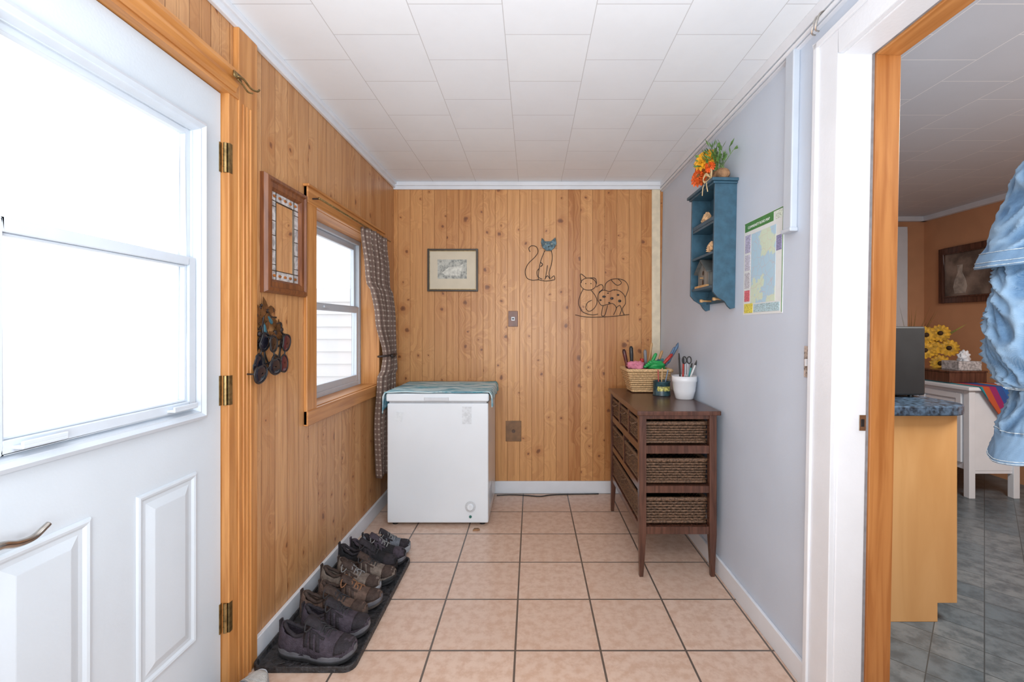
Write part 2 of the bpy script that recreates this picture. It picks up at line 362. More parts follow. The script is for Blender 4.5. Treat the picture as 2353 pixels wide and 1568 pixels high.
box(b,XL,XL+.017,WY0-.082,WY0+.012,WZ0-.062,WZ1+.076); box(b,XL,XL+.017,WY1-.012,WY1+.08,WZ0-.062,WZ1+.076)
struct(b,'trim_window_sides',pineV,'varnished pine window casing','trim',bevel=.003)
b=B()
box(b,XL-.108,XL,WY0+.012,WY1-.012,WZ0-.004,WZ0+.008); box(b,XL-.108,XL,WY0+.012,WY1-.012,WZ1-.01,WZ1)
box(b,XL,XL+.021,WY0-.082,WY1+.08,WZ0-.066,WZ0+.004); box(b,XL,XL+.021,WY0-.082,WY1+.08,WZ1-.008,WZ1+.078)
box(b,XL,XL+.03,WY0-.09,WY1+.085,WZ1+.066,WZ1+.078)
struct(b,'trim_window_head_and_sill',pineH,'varnished pine window sill and head','trim',bevel=.003)
b=B()
box(b,XR-.018,XR+.002,OY1,1.552,0,2.217); box(b,XR-.026,XR-.016,1.53,1.552,0,2.217)
box(b,XR-.018,XR+.002,OY0-.11,OY1,OZ,2.217); box(b,XR-.026,XR-.016,OY0-.11,1.552,2.195,2.217)
box(b,XR-.018,XR+.002,OY0-.11,OY0,0,OZ)
box(b,XR,XR+.09,OY1-.004,OY1+.012,0,OZ+.01); box(b,XR,XR+.09,OY0,OY1,OZ-.004,OZ+.012); box(b,XR,XR+.09,OY0-.01,OY0+.006,0,OZ)
o=struct(b,'trim_doorway_casing',white,'white painted doorway casing','trim',bevel=.003); leans.append(o)
b=B(); box(b,XR+.09,XR+.1,OY1+.0,OY1+.012,0,OZ); box(b,XR+.09,XR+.1,OY0,OY1,OZ+.0,OZ+.012)
o=struct(b,'trim_weatherstrip',M('grey_weatherstrip',(.25,.25,.27),.6,ns=30),'grey weatherstrip','trim'); leans.append(o)
b=B(); box(b,XR+.1,XR+TR+.012,OY1-.008,OY1+.012,0,OZ+.012); 
o=struct(b,'trim_doorway_jamb',pineJ,'varnished pine doorway jamb','trim',bevel=.002); leans.append(o)
b=B(); box(b,XR+.1,XR+TR+.012,OY0,OY1-.008,OZ-.008,OZ+.012)
o=struct(b,'trim_doorway_head',pineH,'varnished pine doorway head','trim',bevel=.002); leans.append(o)
sp=thing('strike_plate','small metal strike plate on doorway jamb','strike plate',(XR+.08,OY1-.004,.95)); 
b=B(); box(b,XR+.066,XR+.088,OY1-.0065,OY1-.004,.925,.975); fin(b,'plate',chrome,sp,bevel=.001)
b=B(); box(b,XR+.072,XR+.082,OY1-.0075,OY1-.006,.938,.962); fin(b,'latch_hole',black,sp); leans.append(sp)
b=B()
for k in range(15):
    z=-.3+k*.13
    prism(b,[(4.75,z),(4.735,z),(4.75,z+.13)],-2.75,-1.3,'x')
box(b,-2.75,-1.3,4.75,4.9,-.3,1.66)
struct(b,'wall_exterior_siding',M('white_siding',(.60,.62,.65),.6,ns=3,na=.02),'white clapboard siding outside','siding')
b=B(); box(b,-12,XL-T-.01,-8,12,-.45,-.4); struct(b,'ground',M('pale_ground',(.85,.85,.85),.9,ns=2,na=.05),'pale ground outside','ground')
# ---------------------------------------------------------------- freezer
fr=thing('chest_freezer','small white chest freezer with dial and towel on its lid','freezer',(-.592,3.11,0))
fw=M('freezer_white_enamel',(.76,.81,.86),.22,ns=3,na=.02); fgl=M('freezer_grey',(.45,.47,.5),.4,ns=20,na=.1)
b=B(); box(b,-.911,-.274,2.85,3.39,.018,.772); fin(b,'body',fw,fr,bevel=.008,bseg=3)
b=B(); box(b,-.9,-.285,2.86,3.38,.77,.786); fin(b,'gasket',fgl,fr)
b=B(); box(b,-.915,-.270,2.838,3.395,.784,.836); fin(b,'lid',fw,fr,bevel=.01,bseg=3)
b=B(); box(b,-.675,-.52,2.832,2.84,.79,.812); fin(b,'handle',M('freezer_handle',(.6,.63,.67),.35,ns=20,na=.03),fr,bevel=.003)
for x in (-.87,-.315):
    for y in (2.89,3.35): b=B(); cyl(b,(x,y,0),(x,y,.02),.018); fin(b,'foot',black,fr)
kp=P(1081,1165,2.848)
b=B(); lathe(b,[(.034,-.001),(.034,-.003),(.03,-.0035)],kp,32,'y'); fin(b,'dial_plate',M('dial_plate',(.62,.65,.68),.3,ns=30,na=.03),fr)
b=B(); lathe(b,[(.022,-.003),(.021,-.012),(.018,-.016)],kp,32,'y'); box(b,kp.x-.003,kp.x+.003,kp.y-.02,kp.y-.014,kp.z-.018,kp.z+.018); fin(b,'dial_knob',fw,fr,bevel=.001)
b=B()
for k in range(9):
    a=math.radians(-130+k*32); x=kp.x+math.sin(a)*.028; z=kp.z+math.cos(a)*.028; box(b,x-.001,x+.001,kp.y-.0045,kp.y-.003,z-.002,z+.002)
fin(b,'dial_marks',fgl,fr)
kp2=P(1081,1188,2.848); b=B(); lathe(b,[(.009,-.0005),(.008,-.004)],kp2,20,'y'); fin(b,'power_light',M('light_green',(.02,.15,.12),.3,ns=20),fr)
b=B(); p=P(1073,955,2.848); box(b,p.x-.03,p.x+.028,p.y-.0008,p.y+.004,p.z-.055,p.z+.055); fin(b,'sticker',M('clear_sticker',(.64,.68,.72),.35,ns=70,na=.1),fr)
b=B(); p=P(918,958,2.848); box(b,p.x-.03,p.x+.02,p.y-.0008,p.y+.004,p.z-.03,p.z+.03,rot=Matrix.Rotation(.2,3,'Y')); fin(b,'sticker',M('clear_sticker_b',(.72,.77,.81),.35,ns=70,na=.05),fr)
b=B()
for k in range(9): box(b,-.276,-.2725,2.92+k*.022,2.932+k*.022,.08,.2)
fin(b,'vent',fgl,fr)
tw=thing('towel','teal blue and white striped towel laid over the freezer lid','towel',(-.592,3.11,.836))
b=B(); nu,nv=70,26; g=[]
for j in range(nv+1):
    v=j/nv; y=2.832+v*.555; row=[]
    for i in range(nu+1):
        s=(i/nu-.5)*2
        ext=.40 if s<0 else .385
        if v<.3: ext+= (.3-v)*(.2 if s<0 else .12)
        d=s*ext; hw=.327
        n1=noise.noise(Vector((d*9,y*9,1)))*.0025
        if abs(d)<=hw: x=d; z=.8405+.004+n1
        else:
            q=abs(d)-hw; x=(hw+.012*min(1,q*40)+.01*math.sin(y*40)*q*8+.02*q)*(1 if d>0 else -1); z=.8445+n1-q*1.0
        row.append(b.verts.new((-.592+x,y+.004*math.sin(d*25),max(z,.6))))
    g.append(row)
for j in range(nv):
    for i in range(nu): b.faces.new((g[j][i],g[j][i+1],g[j+1][i+1],g[j+1][i]))
m,nt,bs=newmat('towel_stripe'); tc=nt.nodes.new('ShaderNodeTexCoord')
mp=nd(nt,'ShaderNodeMapping',{0:tc.outputs['Object'],3:(5,30,12)})
n=nd(nt,'ShaderNodeTexNoise',{'Vector':mp.outputs[0],'Scale':1.0,'Detail':5.0,'Roughness':.7})
mp2=nd(nt,'ShaderNodeMapping',{0:tc.outputs['Object'],3:(3,14,6)})
n2=nd(nt,'ShaderNodeTexNoise',{'Vector':mp2.outputs[0],'Scale':1.0,'Detail':3.0})
c=mix(nt,sstep(nt,n.outputs[0],.42,.52),(.10,.36,.46),(.60,.73,.76)); c=mix(nt,mt(nt,'MULTIPLY',sstep(nt,n2.outputs[0],.55,.63),.75),c,(.05,.25,.36))
nt.links.new(c,bs.inputs['Base Color']); bs.inputs['Roughness'].default_value=.95
fin(b,'cloth',m,tw,smooth=True,solid=.006)
# ---------------------------------------------------------------- wicker helper
def wicker(x0,x1,y0,y1,z0,z1,flare,rows,mat,matin,parent,name,amp=.003,liner=True,step=.011):
    b=B(); h=z1-z0; r=h/rows*.52
    def per(z,off=0):
        k=flare*(z-z0)/h; a0,a1,c0,c1=x0-k-off,x1+k+off,y0-k-off,y1+k+off
        cs=[(a0,c0),(a1,c0),(a1,c1),(a0,c1)]; out=[]
        for i in range(4):
            p=Vector((*cs[i],z)); q=Vector((*cs[(i+1)%4],z)); L=(q-p).length; n=max(4,int(L/step)); n+=n%2
            for j in range(n): out.append((p.lerp(q,j/n),(q-p).normalized().cross(Vector((0,0,1)))))
        return out
    for k in range(rows):
        z=z0+r+(h-2*r)*k/max(1,rows-1)
        pts=[p+nn*(amp*(1 if (i+k)%2 else -1)) for i,(p,nn) in enumerate(per(z))]
        tube(b,pts,r*.88,5,closed=True)
    tube(b,[p for p,_ in per(z1)],r*1.5,7,closed=True); tube(b,[p for p,_ in per(z0+r)],r*1.2,6,closed=True)
    o=fin(b,name,mat,parent,smooth=True)
    if liner:
        b=B(); t=.005; f=flare
        R0=[(x0+t,y0+t,z0+.002),(x1-t,y0+t,z0+.002),(x1-t,y1-t,z0+.002),(x0+t,y1-t,z0+.002)]
        R1=[(x0-f+t,y0-f+t,z1-.004),(x1+f-t,y0-f+t,z1-.004),(x1+f-t,y1+f-t,z1-.004),(x0-f+t,y1+f-t,z1-.004)]
        R=loft(b,[R0,R1],False); b.faces.new(R[0])
        fin(b,'lining',matin,o)
    return o
ZT=.833
dr=thing('storage_dresser','dark brown wooden dresser with six woven wicker drawers by the wall','dresser',(.735,2.68,0))
ax0,ax1,ay0,ay1=.537,.925,2.262,3.10
b=B(); box(b,ax0-.012,ax1+.018,ay0-.012,ay1+.012,ZT-.022,ZT); fin(b,'top',espresso,dr,bevel=.004)
lw=.036
for (x,dx) in ((ax0,-.006),(ax1-lw,.0)):
    for (y,dy) in ((ay0,-.004),(ay1-lw,.004)):
        b=B(); sx=.008
        loft(b,[[(x+sx+dx,y+sx+dy,0),(x+lw-sx+dx,y+sx+dy,0),(x+lw-sx+dx,y+lw-sx+dy,0),(x+sx+dx,y+lw-sx+dy,0)],
                [(x,y,.21),(x+lw,y,.21),(x+lw,y+lw,.21),(x,y+lw,.21)],[(x,y,ZT-.022),(x+lw,y,ZT-.022),(x+lw,y+lw,ZT-.022),(x,y+lw,ZT-.022)]])
        fin(b,'leg',espresso,dr,bevel=.002)
levels=[(.213,.25),(.42,.455),(.617,.657),(.79,.811)]
b=B()
for (z0,z1) in levels:
    for y in (ay0+.006,ay1-lw+.006): box(b,ax0+lw,ax1-lw,y,y+.022,z0,z1)
    for x in (ax0+.006,ax1-lw+.006): box(b,x,x+.022,ay0+lw,ay1-lw,z0,z1)
for (z0,z1) in levels[:3]:
    box(b,ax0+.03,ax1-.03,ay0+.03,ay1-.03,z1-.012,z1-.004)
for yy in (ay0+.29,ay0+.55): box(b,ax0+.006,ax0+.03,yy-.01,yy+.01,.657,.79)
box(b,ax0+.006,ax0+.03,(ay0+ay1)/2-.01,(ay0+ay1)/2+.01,.455,.617)
fin(b,'frame',espresso,dr,bevel=.0015)
dkin=M('dark_lining',(.03,.02,.014),.9,ns=20)
def drawer(ya,yb,z0,z1):
    o=wicker(ax0+.02,ax1-.045,ya,yb,z0,z1,.004,max(7,int((z1-z0)/.0125)),wickD,dkin,dr,'drawer',step=.016,amp=.0035)
    hb=B(); yc=(ya+yb)/2; zc=z1-.02
    tube(hb,spline([(ax0+.014,yc-.04,zc+.008),(ax0-.004,yc-.03,zc+.0),(ax0-.008,yc,zc-.004),(ax0-.004,yc+.03,zc+.0),(ax0+.014,yc+.04,zc+.008)],5),.004,7)
    fin(hb,'handle',wickD,o,smooth=True)
for (ya,yb) in ((ay0+.04,ay0+.27),(ay0+.31,ay0+.53),(ay0+.57,ay1-.05)): drawer(ya,yb,.662,.765)
for (ya,yb) in ((ay0+.04,(ay0+ay1)/2-.02),((ay0+ay1)/2+.02,ay1-.05)): drawer(ya,yb,.46,.578)
drawer(ay0+.04,ay1-.05,.256,.380)
# basket on dresser
bk=thing('wicker_basket','tan woven wicker basket holding small tools on the dark dresser','basket',(.745,2.97,ZT))
wicker(.645,.845,2.89,3.04,ZT+.005,ZT+.145,.038,10,wickL,M('basket_inside',(.42,.27,.13),.8,ns=40),bk,'basket_body',step=.014,amp=.0035)
pinkM=M('pink_cloth',(.62,.2,.28),.8,ns=20,na=.2,bs=40); greenM=M('green_plastic',(.02,.32,.08),.35,ns=30,na=.15)
redM=M('red_plastic',(.45,.03,.02),.35,ns=30); steel=M('tool_steel',(.5,.5,.52),.3,metal=1,ns=40,na=.1); tanw=wood('light_tool_wood',(.6,.38,.18),(.45,.25,.1),2)
blueM=M('blue_grey_plastic',(.10,.17,.28),.4,ns=30)
def lump(bm,c,rx,ry,rz,amp=.25,sc_=30,seg=24,rn=16):
    rings=[]
    for i in range(rn+1):
        th=math.pi*(i+.01)/(rn+.02); ring=[]
        for k in range(seg):
            a=2*math.pi*k/seg; d=Vector((math.sin(th)*math.cos(a),math.sin(th)*math.sin(a),-math.cos(th)))
            s=1+amp*noise.noise(d*2.3+Vector(c)*sc_)
            ring.append(Vector(c)+Vector((d.x*rx*s,d.y*ry*s,d.z*rz*s)))
        rings.append(ring)
    loft(bm,rings)
t=thing('cleaning_cloth','crumpled pink cloth stuffed in the wicker basket','cloth',(.67,2.95,ZT+.1)); b=B(); lump(b,(.68,2.93,ZT+.16),.055,.035,.04,.7); fin(b,'fabric',pinkM,t,smooth=True)
t=thing('work_glove','bright green work glove in the wicker basket','glove',(.80,2.95,ZT+.1)); b=B()
lump(b,(.805,2.93,ZT+.165),.058,.03,.034,.4)
for k in range(4): cyl(b,(.79-.012*k,2.925,ZT+.17),(.755-.012*k,2.91-.004*k,ZT+.20-.012*k),.010,.008,10)
fin(b,'fabric',greenM,t,smooth=True)
t=thing('cleaning_cloth','crumpled teal cloth stuffed in the wicker basket','cloth',(.85,2.98,ZT+.1)); b=B(); lump(b,(.845,2.99,ZT+.165),.032,.028,.04,.6); fin(b,'fabric',M('teal_cloth',(.05,.16,.17),.8,ns=30,na=.4),t,smooth=True)
t=thing('plastic_bottle','small red capped dark bottle in the wicker basket','bottle',(.74,2.99,ZT+.02)); b=B(); lathe(b,[(.020,0),(.022,.01),(.022,.13),(.012,.15),(.011,.165)],(.728,2.995,ZT+.02),18); fin(b,'bottle_body',M('dark_green_bottle',(.03,.12,.06),.3,ns=9),t,smooth=True)
b=B(); lathe(b,[(.013,.162),(.013,.19),(.011,.192)],(.728,2.995,ZT+.02),18); fin(b,'cap',redM,t)
def tool(name,label,cat,p0,p1,hm,r=.011,shaft=True,grp='tools in the wicker basket'):
    t=thing(name,label,cat,p0,group=grp); p0=Vector(p0);p1=Vector(p1); m_=p0.lerp(p1,.5)
    b=B(); tube(b,[m_,m_.lerp(p1,.1),m_.lerp(p1,.25),m_.lerp(p1,.6),m_.lerp(p1,.9),p1],lambda q:[.6,.95,.8,1,1,.55][min(5,round(q*5))]*r,12)
    fin(b,'handle',hm,t,smooth=True)
    b=B(); cyl(b,p0,m_,r*.3,seg=8); fin(b,'shaft',steel,t)
PB=P
tool('screwdriver','black handled screwdriver standing in the wicker basket','screwdriver',(.67,3.0,ZT+.02),PB(1450,796,2.99),black,.013)
tool('screwdriver','black and red handled screwdriver standing in the wicker basket','screwdriver',(.655,2.97,ZT+.02),PB(1433,803,2.96),M('black_red',(.08,.015,.012),.35,ns=20,na=.8),.013)
tool('chisel','grey handled tool standing in the wicker basket','hand tool',(.77,3.03,ZT+.02),PB(1482,804,3.03),M('grey_handle',(.2,.2,.22),.4,ns=20),.011)
tool('paint_brush','red handled brush lying in the wicker basket','brush',(.77,2.965,ZT+.08),PB(1545,814,2.96),redM)
tool('pliers','green handled pliers in the wicker basket','pliers',(.72,2.96,ZT+.06),PB(1508,812,2.96),greenM,.011)
tool('marker_pen','blue marker in the wicker basket','marker',(.83,3.01,ZT+.04),PB(1560,788,3.0),blueM,.010)
tool('marker_pen','grey-blue marker in the wicker basket','marker',(.82,2.99,ZT+.04),PB(1550,798,2.99),blueM,.008)
tool('wooden_stick','light wooden stick in the wicker basket','stick',(.76,3.05,ZT+.03),PB(1498,788,3.05),tanw,.008)
tool('wooden_stick','tan wooden handle in the wicker basket','stick',(.79,3.03,ZT+.03),PB(1522,806,3.03),tanw,.009)
pot=thing('plant_pot','white ceramic pot holding scissors and pens on the dark dresser','pot',(.893,2.65,ZT))
b=B(); lathe(b,[(.046,0),(.05,.003),(.062,.05),(.068,.1),(.071,.104),(.071,.135),(.066,.135),(.064,.1),(.05,.02),(.01,.015)],(.893,2.65,ZT),36); fin(b,'pot_body',M('white_ceramic',(.74,.75,.78),.25,ns=20,na=.02),pot,smooth=True)
def pen(lbl,mm,p0,p1,r=.005,nm='pen'):
    t=thing(nm,lbl,nm.replace('_',' '),p0,group='utensils in the white pot'); b=B(); p0=Vector(p0);p1=Vector(p1)
    cyl(b,p0,p0.lerp(p1,.85),r,seg=10); fin(b,'barrel',mm,t)
    b=B(); cyl(b,p0.lerp(p1,.85),p1,r*1.2,r*.7,seg=10); fin(b,'cap',black,t)
for i,(px,py,mm,l) in enumerate([(1560,812,black,'black pen in the white pot'),(1571,822,redM,'red pen in the white pot'),(1602,828,M('white_pen',(.7,.7,.7),.4,ns=9),'white pen in the white pot'),(1590,835,M('teal_pen',(.05,.3,.3),.4,ns=9),'teal pen in the white pot')]):
    pen(l,mm,(.893+(-.02+.012*i),2.65+.01*i,ZT+.03),P(px,py,2.64+.01*i))
t=thing('scissors','black handled scissors standing in the white pot','scissors',(.89,2.66,ZT+.03),group='utensils in the white pot')
b=B(); q=P(1578,828,2.62); 
for s in (-1,1): tube(b,[q+Vector((s*.014+math.cos(a)*.012,0,math.sin(a)*.02)) for a in [2*math.pi*k/16 for k in range(16)]],.0035,6,closed=True)
fin(b,'handle',black,t,smooth=True)
b=B(); box(b,q.x-.012,q.x-.004,q.y-.002,q.y,ZT+.03,q.z-.015); box(b,q.x+.002,q.x+.01,q.y,q.y+.002,ZT+.03,q.z-.015); fin(b,'blade',steel,t)
pc=thing('paint_can','small dark teal tin can with yellow label and pencils inside','can',(.80,2.79,ZT))
b=B(); lathe(b,[(.052,0),(.054,.003),(.051,.008),(.051,.08),(.054,.084),(.054,.088),(.048,.088),(.048,.01),(.005,.008)],(.80,2.79,ZT),32); fin(b,'tin',M('dark_teal_tin',(.025,.06,.075),.3,ns=50,na=.5),pc,smooth=True)
b=B(); 
seg=[(.80+math.cos(a)*.0518,2.79+math.sin(a)*.0518) for a in [math.radians(-135+k*10) for k in range(13)]]
R=[[(x,y,ZT+z) for x,y in seg] for z in (.03,.058)]; loft(b,R,False,False); fin(b,'label',M('yellow_teal_label',(.45,.42,.12),.4,ns=90,na=.8),pc)
for i,(px,py) in enumerate([(1512,850),(1522,846),(1535,850)]):
    t=thing('pencil','thin pencil standing in the small tin','pencil',(.79,2.79,ZT+.01),group='pencils in the tin'); b=B(); p0=Vector((.785+.012*i,2.79,ZT+.012)); cyl(b,p0,P(px,py,2.79),.0035,seg=6); fin(b,'pencil_body',[redM,tanw,blueM][i],t)
# ---------------------------------------------------------------- wall shelf (blue)
sh=thing('wall_shelf','blue painted wooden wall shelf with four tiers and pegs','shelf',(XR,2.33,1.34)); leans.append(sh)
s0,s1=2.17,2.49; xf=.866
side=[(XR,1.95),(XR,1.345),(XR-.02,1.338),(XR-.035,1.352),(XR-.05,1.375),(XR-.085,1.395),(xf,1.42),(xf,1.95)]
for y in (s0,s1-.014):
    b=B(); prism(b,side,y,y+.014,'y'); fin(b,'side_panel',blueP,sh,bevel=.0015)
b=B(); box(b,XR-.008,XR,s0+.014,s1-.014,1.40,1.95); fin(b,'back_panel',blueP,sh)
b=B(); box(b,xf-.02,XR,s0-.02,s1+.02,1.95,1.965); box(b,xf-.01,XR,s0-.01,s1+.01,1.94,1.95); fin(b,'cap',blueP,sh,bevel=.003)
for z in (1.768,1.62,1.455):
    b=B(); box(b,xf+.004,XR-.008,s0+.014,s1-.014,z-.012,z); fin(b,'shelf',blueP,sh)
b=B(); box(b,xf+.004,xf+.016,s0+.014,s1-.014,1.77,1.79);fin(b,'rail',blueP,sh)
b=B(); box(b,XR-.02,XR-.008,s0+.014,s1-.014,1.375,1.41);fin(b,'peg_rail',blueP,sh)
for y in (2.24,2.41):
    b=B(); lathe(b,[(.006,0),(.005,-.04),(.009,-.05),(.008,-.06)],(XR-.02,y,1.39),14,'x'); fin(b,'peg',tanw,sh,smooth=True)
shellM=M('shell_beige',(.58,.37,.2),.6,ns=60,na=.35,bs=200,bst=.6)
def shell(c,s,label):
    t=thing('seashell',label,'seashell',c,group='seashells on the blue shelf'); b=B(); n=19; c=Vector(c)
    r1=[];r2=[];r3=[]
    for k in range(n):
        a=math.radians(-10+200*k/(n-1)); rr=s*(1+.07*(k%2)); d=.006*(k%2)
        r1.append(c+Vector((-.004-d,math.cos(a)*rr,.012+max(0,math.sin(a))*rr+ .0))); r2.append(c+Vector((-.02-d,math.cos(a)*rr*.55,.012+max(0,math.sin(a))*rr*.55))); r3.append(c+Vector((-.005,math.cos(a)*.003,.006)))
    loft(b,[r1,r2,r3],False,False); fin(b,'shell_body',shellM,t,solid=.003); leans.append(t)
shell((.905,2.35,1.766),.066,'beige fan seashell on blue shelf'); 
shell((.895,2.25,1.618),.045,'small beige seashell on blue shelf')
bh=thing('birdhouse','small weathered grey wooden birdhouse on the blue shelf','birdhouse',(.915,2.33,1.455)); leans.append(bh)
gw=wood('grey_weathered_wood',(.22,.23,.22),(.11,.12,.12),2); 
b=B(); prism(b,[(2.28,1.455),(2.42,1.455),(2.42,1.54),(2.35,1.59),(2.28,1.54)],.885,.945,'x'); fin(b,'house_body',gw,bh,bevel=.001)
b=B(); 
prism(b,[(2.35,1.600),(2.35,1.592),(2.265,1.528),(2.265,1.536)],.868,.955,'x'); prism(b,[(2.35,1.600),(2.35,1.592),(2.435,1.528),(2.435,1.536)],.868,.955,'x'); fin(b,'roof',M('dark_roof',(.08,.09,.09),.7,ns=40),bh)
b=B(); lathe(b,[(.012,0),(.012,-.001)],(.885,2.35,1.53),20,'x'); fin(b,'entrance_hole',black,bh)
b=B(); box(b,.883,.886,2.34,2.36,1.467,1.495); fin(b,'door',black,bh)
b=B(); box(b,.870,.884,2.27,2.43,1.455,1.466); fin(b,'porch',tanw,bh)
b=B(); cyl(b,(.885,2.35,1.505),(.868,2.35,1.505),.003); fin(b,'perch',tanw,bh)
# flowers on shelf
fl=thing('flower_arrangement','artificial orange and yellow flowers in a wooden log planter','flower arrangement',(.91,2.26,1.965)); leans.append(fl)
bark=M('bark_brown',(.26,.14,.07),.8,ns=30,na=.5,bs=50,bst=.8)
b=B()
rings=[]
for i in range(13):
    y=2.18+.22*i/12; q=abs(i-6)/6; r=.034*(1-.35*q**4)+.003*math.sin(i*2.1); rings.append([(.915+r*1.15*math.cos(a),y,1.966+.032+r*math.sin(a)*.92) for a in [2*math.pi*k/18 for k in range(18)]])
loft(b,rings); fin(b,'log_planter',bark,fl,smooth=True)
b=B()
raf=M('raffia',(.66,.48,.26),.7,ns=50)
for s in (-1,1):
    for q in range(3):
        tube(b,spline([(.872,2.24,1.99),(.86,2.24+s*.03,2.01+.006*q),(.855,2.24+s*.055,1.995),(.862,2.24+s*.03,1.98-.005*q),(.87,2.24,1.99)],5),.0026,5)
    tube(b,spline([(.87,2.24,1.99),(.845,2.24+s*.02,1.955),(.845,2.24+s*.035,1.91)],5),.0024,5)
fin(b,'raffia_bow',raf,fl)
def flower(parent,c,nrm,r,col,ccol,layers=3,n=14,name='flower'):
    nrm=Vector(nrm).normalized(); u=nrm.orthogonal().normalized(); w_=nrm.cross(u); c=Vector(c); b=B()
    for L in range(layers):
        rr=r*(1-.22*L); 
        for k in range(n):
            a=2*math.pi*(k+.5*L)/n; d=u*math.cos(a)+w_*math.sin(a); t_=nrm.cross(d); wd=rr*.2
            p=[c+nrm*.004*L, c+d*rr*.45+t_*wd+nrm*(.01+.008*L), c+d*rr*.85+t_*wd*.8+nrm*(.008+.012*L), c+d*rr+nrm*(.002+.012*L), c+d*rr*.85-t_*wd*.8+nrm*(.008+.012*L), c+d*rr*.45-t_*wd+nrm*(.01+.008*L)]
            b.faces.new([b.verts.new(x) for x in p])
    o=fin(b,name,col,parent)
    b=B(); ell(b,c+nrm*.012,r*.25,r*.25,r*.25,12,8); fin(b,'flower_center',ccol,o,smooth=True)
orM=M('orange_petal',(.72,.12,.015),.6,ns=40,na=.3); yeM=M('yellow_petal',(.82,.42,.02),.6,ns=40,na=.2); brM=M('brown_center',(.2,.08,.02),.8,ns=60); gnM=M('leaf_green',(.12,.24,.05),.6,ns=30,na=.5)
flower(fl,(.870,2.37,2.035),(-1,-.7,.3),.058,orM,brM); flower(fl,(.875,2.32,2.105),(-1,-.8,.5),.065,yeM,yeM); flower(fl,(.875,2.25,2.045),(-1,-.9,.2),.030,orM,brM)
flower(fl,(.89,2.40,2.09),(-.8,-.5,.8),.045,orM,yeM); flower(fl,(.88,2.26,2.08),(-.8,-.9,.5),.035,yeM,brM)
b=B()
for k in range(110):
    c=Vector((.905+random.uniform(-.02,.02),random.uniform(2.19,2.33),2.02)); d=Vector((random.uniform(-.6,.2),random.uniform(-.9,.4),random.uniform(.3,1.1))).normalized(); L0=random.uniform(.03,.13); c2=c+d*L0; L=random.uniform(.025,.05)
    d2=(d+Vector((random.uniform(-.8,.5),random.uniform(-.9,.9),random.uniform(-.4,.5)))).normalized(); s=d2.orthogonal().normalized()*random.uniform(.006,.011)
    pts=[c2,c2+d2*L*.5+s,c2+d2*L,c2+d2*L*.5-s]
    for q in pts: q.x=min(q.x,.960)
    b.faces.new([b.verts.new(x) for x in pts])
    if k%3==0: c3=Vector((min(c2.x,.955),c2.y,c2.z)); tube(b,[c,c3],.0012,4)
o=fin(b,'foliage',gnM,fl); o['kind']='stuff'
# map poster
mpz=thing('map_poster','printed paper map with green header taped to the wall','map',(XR,1.92,1.31)); leans.append(mpz)
y0,y1,z0,z1=1.757,2.083,1.307,1.725
m,nt,bs=newmat('map_print'); tc=nt.nodes.new('ShaderNodeTexCoord')
n=nd(nt,'ShaderNodeTexNoise',{'Vector':tc.outputs['Object'],'Scale':7.0,'Detail':6.0})
v=nd(nt,'ShaderNodeTexVoronoi',{'Vector':tc.outputs['Object'],'Scale':28.0},feature='DISTANCE_TO_EDGE')
c=mix(nt,sstep(nt,n.outputs[0],.47,.49),(.42,.62,.76),(.60,.72,.58)); c=mix(nt,sstep(nt,v.outputs[0],.0,.03,.5,0.0),c,(.65,.38,.35))
nt.links.new(c,bs.inputs['Base Color']); bs.inputs['Roughness'].default_value=.5
paper=M('poster_paper',(.70,.74,.75),.6,ns=30,na=.02)
b=B(); box(b,XR-.0015,XR,y0,y1,z0,z1); fin(b,'sheet',paper,mpz)
b=B(); box(b,XR-.0022,XR-.0015,y0+.055,y1-.07,z0+.05,z1-.06); fin(b,'map_area',m,mpz)
b=B(); box(b,XR-.0026,XR-.0015,y0+.075,y1-.008,z1-.042,z1-.006); box(b,XR-.0024,XR-.0015,y0+.004,y1-.004,z1-.006,z1-.002);box(b,XR-.0024,XR-.0015,y0+.004,y0+.007,z0+.004,z1-.004); fin(b,'header_band',M('map_green',(.06,.22,.06),.5,ns=30,na=.1),mpz)
for i,(a0,a1,e0,e1,cc) in enumerate([(y1-.06,y1-.012,z0+.28,z0+.36,(.4,.4,.55)),(y1-.06,y1-.012,z0+.20,z0+.27,(.5,.5,.6)),(y1-.06,y1-.012,z0+.12,z0+.19,(.5,.5,.55)),(y1-.06,y1-.012,z0+.06,z0+.11,(.6,.15,.18)),(y1-.09,y1-.012,z0+.008,z0+.05,(.65,.58,.1)),(y0+.012,y0+.05,z0+.25,z0+.31,(.25,.25,.42)),(y0+.02,y1-.1,z0+.01,z0+.045,(.40,.56,.62)),(y0+.012,y0+.06,z1-.04,z1-.01,(.6,.68,.6))]):
    b=B(); box(b,XR-.0027,XR-.0015,a0,a1,e0,e1); fin(b,'legend_box',M('legend_%d'%i,cc,.6,ns=160,na=.35,stretch=(1,1,2)),mpz)
text('COMMUNITY ROAD MAP',.0165,paper,mpz,(XR-.0028,(y0+.075+y1-.008)/2,z1-.026),(0,-1,0),(0,0,1))
sw=thing('switch_plate','decorative light switch plate beside the doorway','switch',(XR,1.60,1.1)); leans.append(sw)
b=B(); box(b,XR-.006,XR,1.562,1.605,1.075,1.185); fin(b,'plate',M('switch_print',(.35,.3,.27),.4,ns=70,na=.7),sw,bevel=.002)
b=B(); box(b,XR-.014,XR-.005,1.578,1.588,1.115,1.14); fin(b,'toggle',white,sw,bevel=.001)
hk=thing('ceiling_hooks','small metal hooks hanging beside the ceiling moulding','hook',(XR-.04,1.5,2.25)); leans.append(hk)
b=B()
for dy in (0,.02): tube(b,spline([(XR-.02,1.5+dy,2.30),(XR-.045,1.49+dy,2.28),(XR-.05,1.50+dy,2.24),(XR-.035,1.505+dy,2.235)],5),.003,6)
